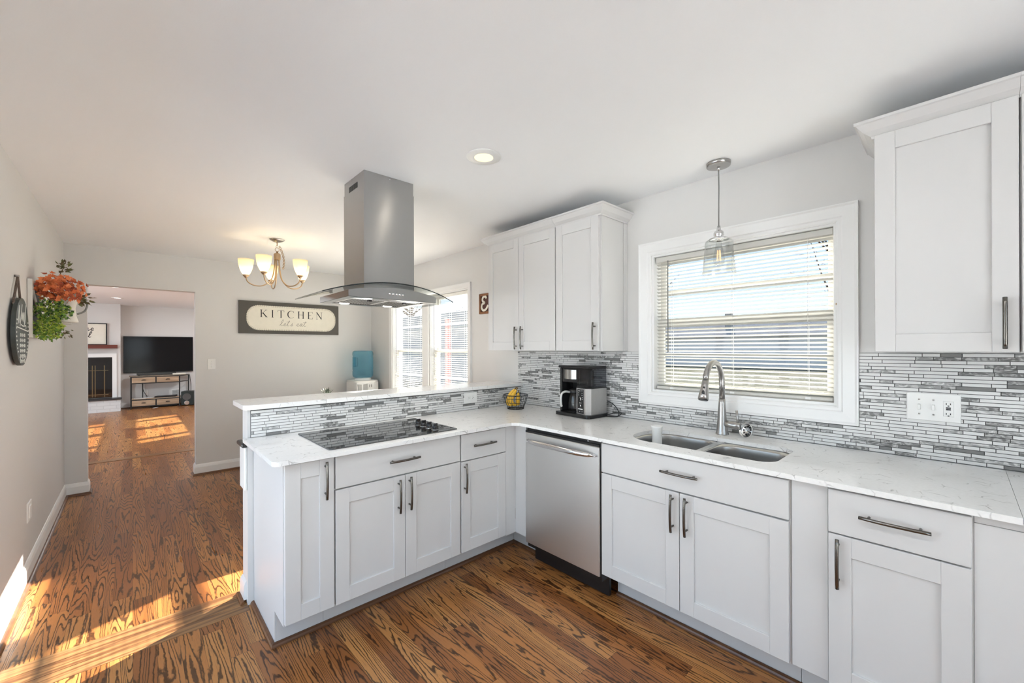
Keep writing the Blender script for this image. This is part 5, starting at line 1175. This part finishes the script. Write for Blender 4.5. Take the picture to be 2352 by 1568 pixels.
MB().slab(rect(-1.43, -.262, .309, 1.325), [rect(-1.335, -.3355, .3092, 1.237)], CB_Y - .03, CB_Y - .001, lambda a, b, h: (a, h, b)).build('surround', MT['trim'], t)
fb = mat('firebox_brick', (.06, .052, .035), .7, var=.5, scale=18)
MB().box(-1.3345, -.336, 13.50, 13.52, .276, 1.236).box(-1.3345, -1.32, 13.31, 13.50, .276, 1.236).box(-.35, -.336, 13.31, 13.50, .276, 1.236).box(-1.32, -.35, 13.31, 13.50, 1.22, 1.236).build('firebox', fb, t)
brs = mat('old_brass', (.22, .17, .10), .3, 1.0, var=.1)
q = MB()
for x in (-.66, -.615, -.465): q.box(x - .008, x + .008, 13.293, 13.303, .33, 1.05)
for z in (.385, .935): q.box(-1.30, -.40, 13.294, 13.302, z - .006, z + .006)
for x, z in ((-.465, .935), (-.465, .385)): q.ball((x, 13.292, z), .016, 10)
q.build('door_frame', brs, t)
MB().box(-1.33, -.34, 13.305, 13.309, .312, 1.236).build('glass_doors', MT['tank'], t)
tag(MB().box(-1.9, -.245, 13.08, CB_Y - .001, 1.438, 1.520, c=.003).build('mantel_shelf', MT['mantel']), 'dark red wooden mantel shelf above the fireplace', 'mantel')
t = thing('framed_print', 'black framed cream print with script words leaning on the mantel', 'picture', (-.90, 13.26, 1.52))
MB().sweep([(-1.38, 1.5405), (-.438, 1.5405), (-.438, 1.995), (-1.38, 1.995)], [(0, 0), (0, .02), (.02, .02), (.02, 0)], lambda a, b, h: (a, 13.275 - h, b), closed=True).build('frame', MT['black'], t)
q = MB(); q.box(-1.38, -.438, 13.268, 13.276, 1.5405, 1.995); pp = q.build('print', MT['cream'], t)
PM = lambda a, b, h: (a, 13.268 - h, b)
q = MB(); ink = mat('ink', (.02, .02, .02), .6, var=0); script(q, 'home', -.955, 1.845, .115, .013, PM, .0004, .2, 1.25); script(q, 'thankful', -1.22, 1.690, .115, .013, PM, .0004, .2, 1.25); q.build('script_lettering', ink, pp)

# ------------------------------------------------------------------ outdoors, seen through the blinds
def ground_mat():
    m, n, l, b = nt('winter_lawn'); _set(b, rough=1.0, spec=0.0); tcx = n.new('ShaderNodeTexCoord'); z = n.new('ShaderNodeTexNoise'); z.inputs['Scale'].default_value = .6; z.inputs['Detail'].default_value = 8; l.new(tcx.outputs['Object'], z.inputs['Vector'])
    r = n.new('ShaderNodeValToRGB'); r.color_ramp.elements[0].position = .35; r.color_ramp.elements[0].color = (.075, .08, .058, 1); r.color_ramp.elements[1].position = .65; r.color_ramp.elements[1].color = (.165, .155, .13, 1); l.new(z.outputs['Fac'], r.inputs[0]); l.new(r.outputs[0], b.inputs['Base Color']); return m
g = MB().box(-60, 90, -70, 90, -.75, -.45).build('lawn', ground_mat()); tag(g, 'pale winter lawn outside the windows', 'lawn'); g['kind'] = 'structure'
conc = mat('bounce_concrete', (.78, .79, .80), .9, var=.05, scale=3)
t = thing('bounce_patio', 'pale ground slabs added outside to bounce sunlight into the rooms', 'bounce_patio', (-5, -3, -.45))
MB().box(-24, -3.45, 12, 22, -.449, -.40).box(-24, -.7, -16, 5.8, -.449, -.40).box(-24, -3.45, 5.8, 12, -.449, -.40).box(-.7, 12, -16, -2.5, -.449, -.40).box(2.8, 6.8, 3.6, 12, -.449, -.40).build('slab', conc, t)  # pale ground added to throw sunlight up through doors and windows
t = thing('driveway', 'pale concrete driveway strip outside the sink window', 'driveway', (8, 3, -.45))
MB().box(6.2, 9.4, -2.4, 3.5, -.449, -.43).build('slab', mat('concrete', (.20, .197, .19), .9, var=.08, scale=3, spec=0.0), t)
sid = mat('grey_siding', (.75, .74, .72), .7, var=.05); rf = mat('grey_shingle', (.20, .20, .21), .9, var=.2, scale=6, spec=0.0)
t = thing('garage', 'long grey outbuilding with dark roof seen through the sink window', 'building', (46, 14, -.45))
MB().box(44, 52, -2, 34, -.45, 2.5).build('wall', sid, t)
q = MB(); q.add([(43.4, -2.6, 2.5), (43.4, 34.6, 2.5), (48, 34.6, 4.1), (48, -2.6, 4.1), (52.6, -2.6, 2.5), (52.6, 34.6, 2.5)], [(0, 1, 2, 3), (3, 2, 5, 4), (0, 3, 4), (1, 5, 2), (0, 4, 5, 1)]); q.build('roof', rf, t)
MB().box(46.6, 47.2, 16.4, 17.0, 3.2, 5.2).build('chimney', MT['greycord'], t)
t = thing('backdrop_fence', 'tall grey board fence added as dim backdrop outside the paired dining windows', 'fence', (12, 19, -.45))
q = MB()  # shaded fence added so the gaps between slats look darker
for k in range(62): q.box(12.0, 12.025, 10 + k * .285, 10 + k * .285 + .277, -.45, 3.3 - .01 * (k % 3))
q.build('boards', mat('weathered_fence', (.30, .295, .28), .85, var=.12, scale=3), t)
q = MB(); q.box(12.026, 12.10, 10, 27.6, .1, .2).box(12.026, 12.10, 10, 27.6, 2.0, 2.1); q.build('rails', MT['greycord'], t)
t = thing('red_post', 'faded red painted post outside the right dining window', 'post', (7.1, 10.6, -.45))
MB().box(7.05, 7.17, 10.55, 10.67, -.45, 2.3, c=.01).build('shaft', mat('faded_red', (.48, .16, .14), .7, var=.1, scale=10), t)
MB().box(7.02, 7.20, 10.52, 10.70, 2.3005, 2.34).build('cap', MT['greycord'], t)
bark = mat('bark', (.12, .10, .085), .9, var=.3, scale=12); twig = [mat('twig_haze', (.20, .18, .16), .9, var=.3, scale=8)]
def tree(x, y, h, sp, lab, n=420):
    t = thing('bare_tree', lab, 'tree', (x, y, -.45), 'bare trees outside')
    q = MB(); q.tube([(x, y, -.45), (x + .1, y, h * .25), (x - .05, y + .1, h * .6), (x, y, h * .95)], [.22, .17, .10, .03], 8)
    tips = []
    for k in range(26):
        w = random.random() * 6.28; z0 = h * random.uniform(.22, .8); L = sp * random.uniform(.5, 1.0) * (1 - .5 * z0 / h); a = Vector((x, y, z0)); b = a + Vector((cos(w) * L * .5, sin(w) * L * .5, L * .35)); c_ = a + Vector((cos(w) * L, sin(w) * L, L * .85))
        q.tube([a, b, c_], [.06, .04, .012], 5); tips += [b, c_, (b + c_) / 2]
    q.build('trunk', bark, t)
    q = MB()
    for k in range(n):
        a = random.choice(tips) + rv() * .35 * sp / 3; d = rv() * .5; d.z = abs(d.z); b = a + d * sp * .22; s_ = rv().normalized() * .014; q.add([a - s_, a + s_, b + s_ * .4, b - s_ * .4], [(0, 1, 2, 3)])
    q.build('twigs', twig, t, fix=False)
tree(30, 5.0, 12, 5.5, 'bare tree at the right side of the sink window view')
tree(34, 19.5, 11, 5.0, 'bare tree at the left side of the sink window view')
tree(15, 27, 7.5, 3.4, 'bare tree outside the left dining window')
tree(17.5, 20.5, 7.0, 3.2, 'bare tree outside the right dining window')
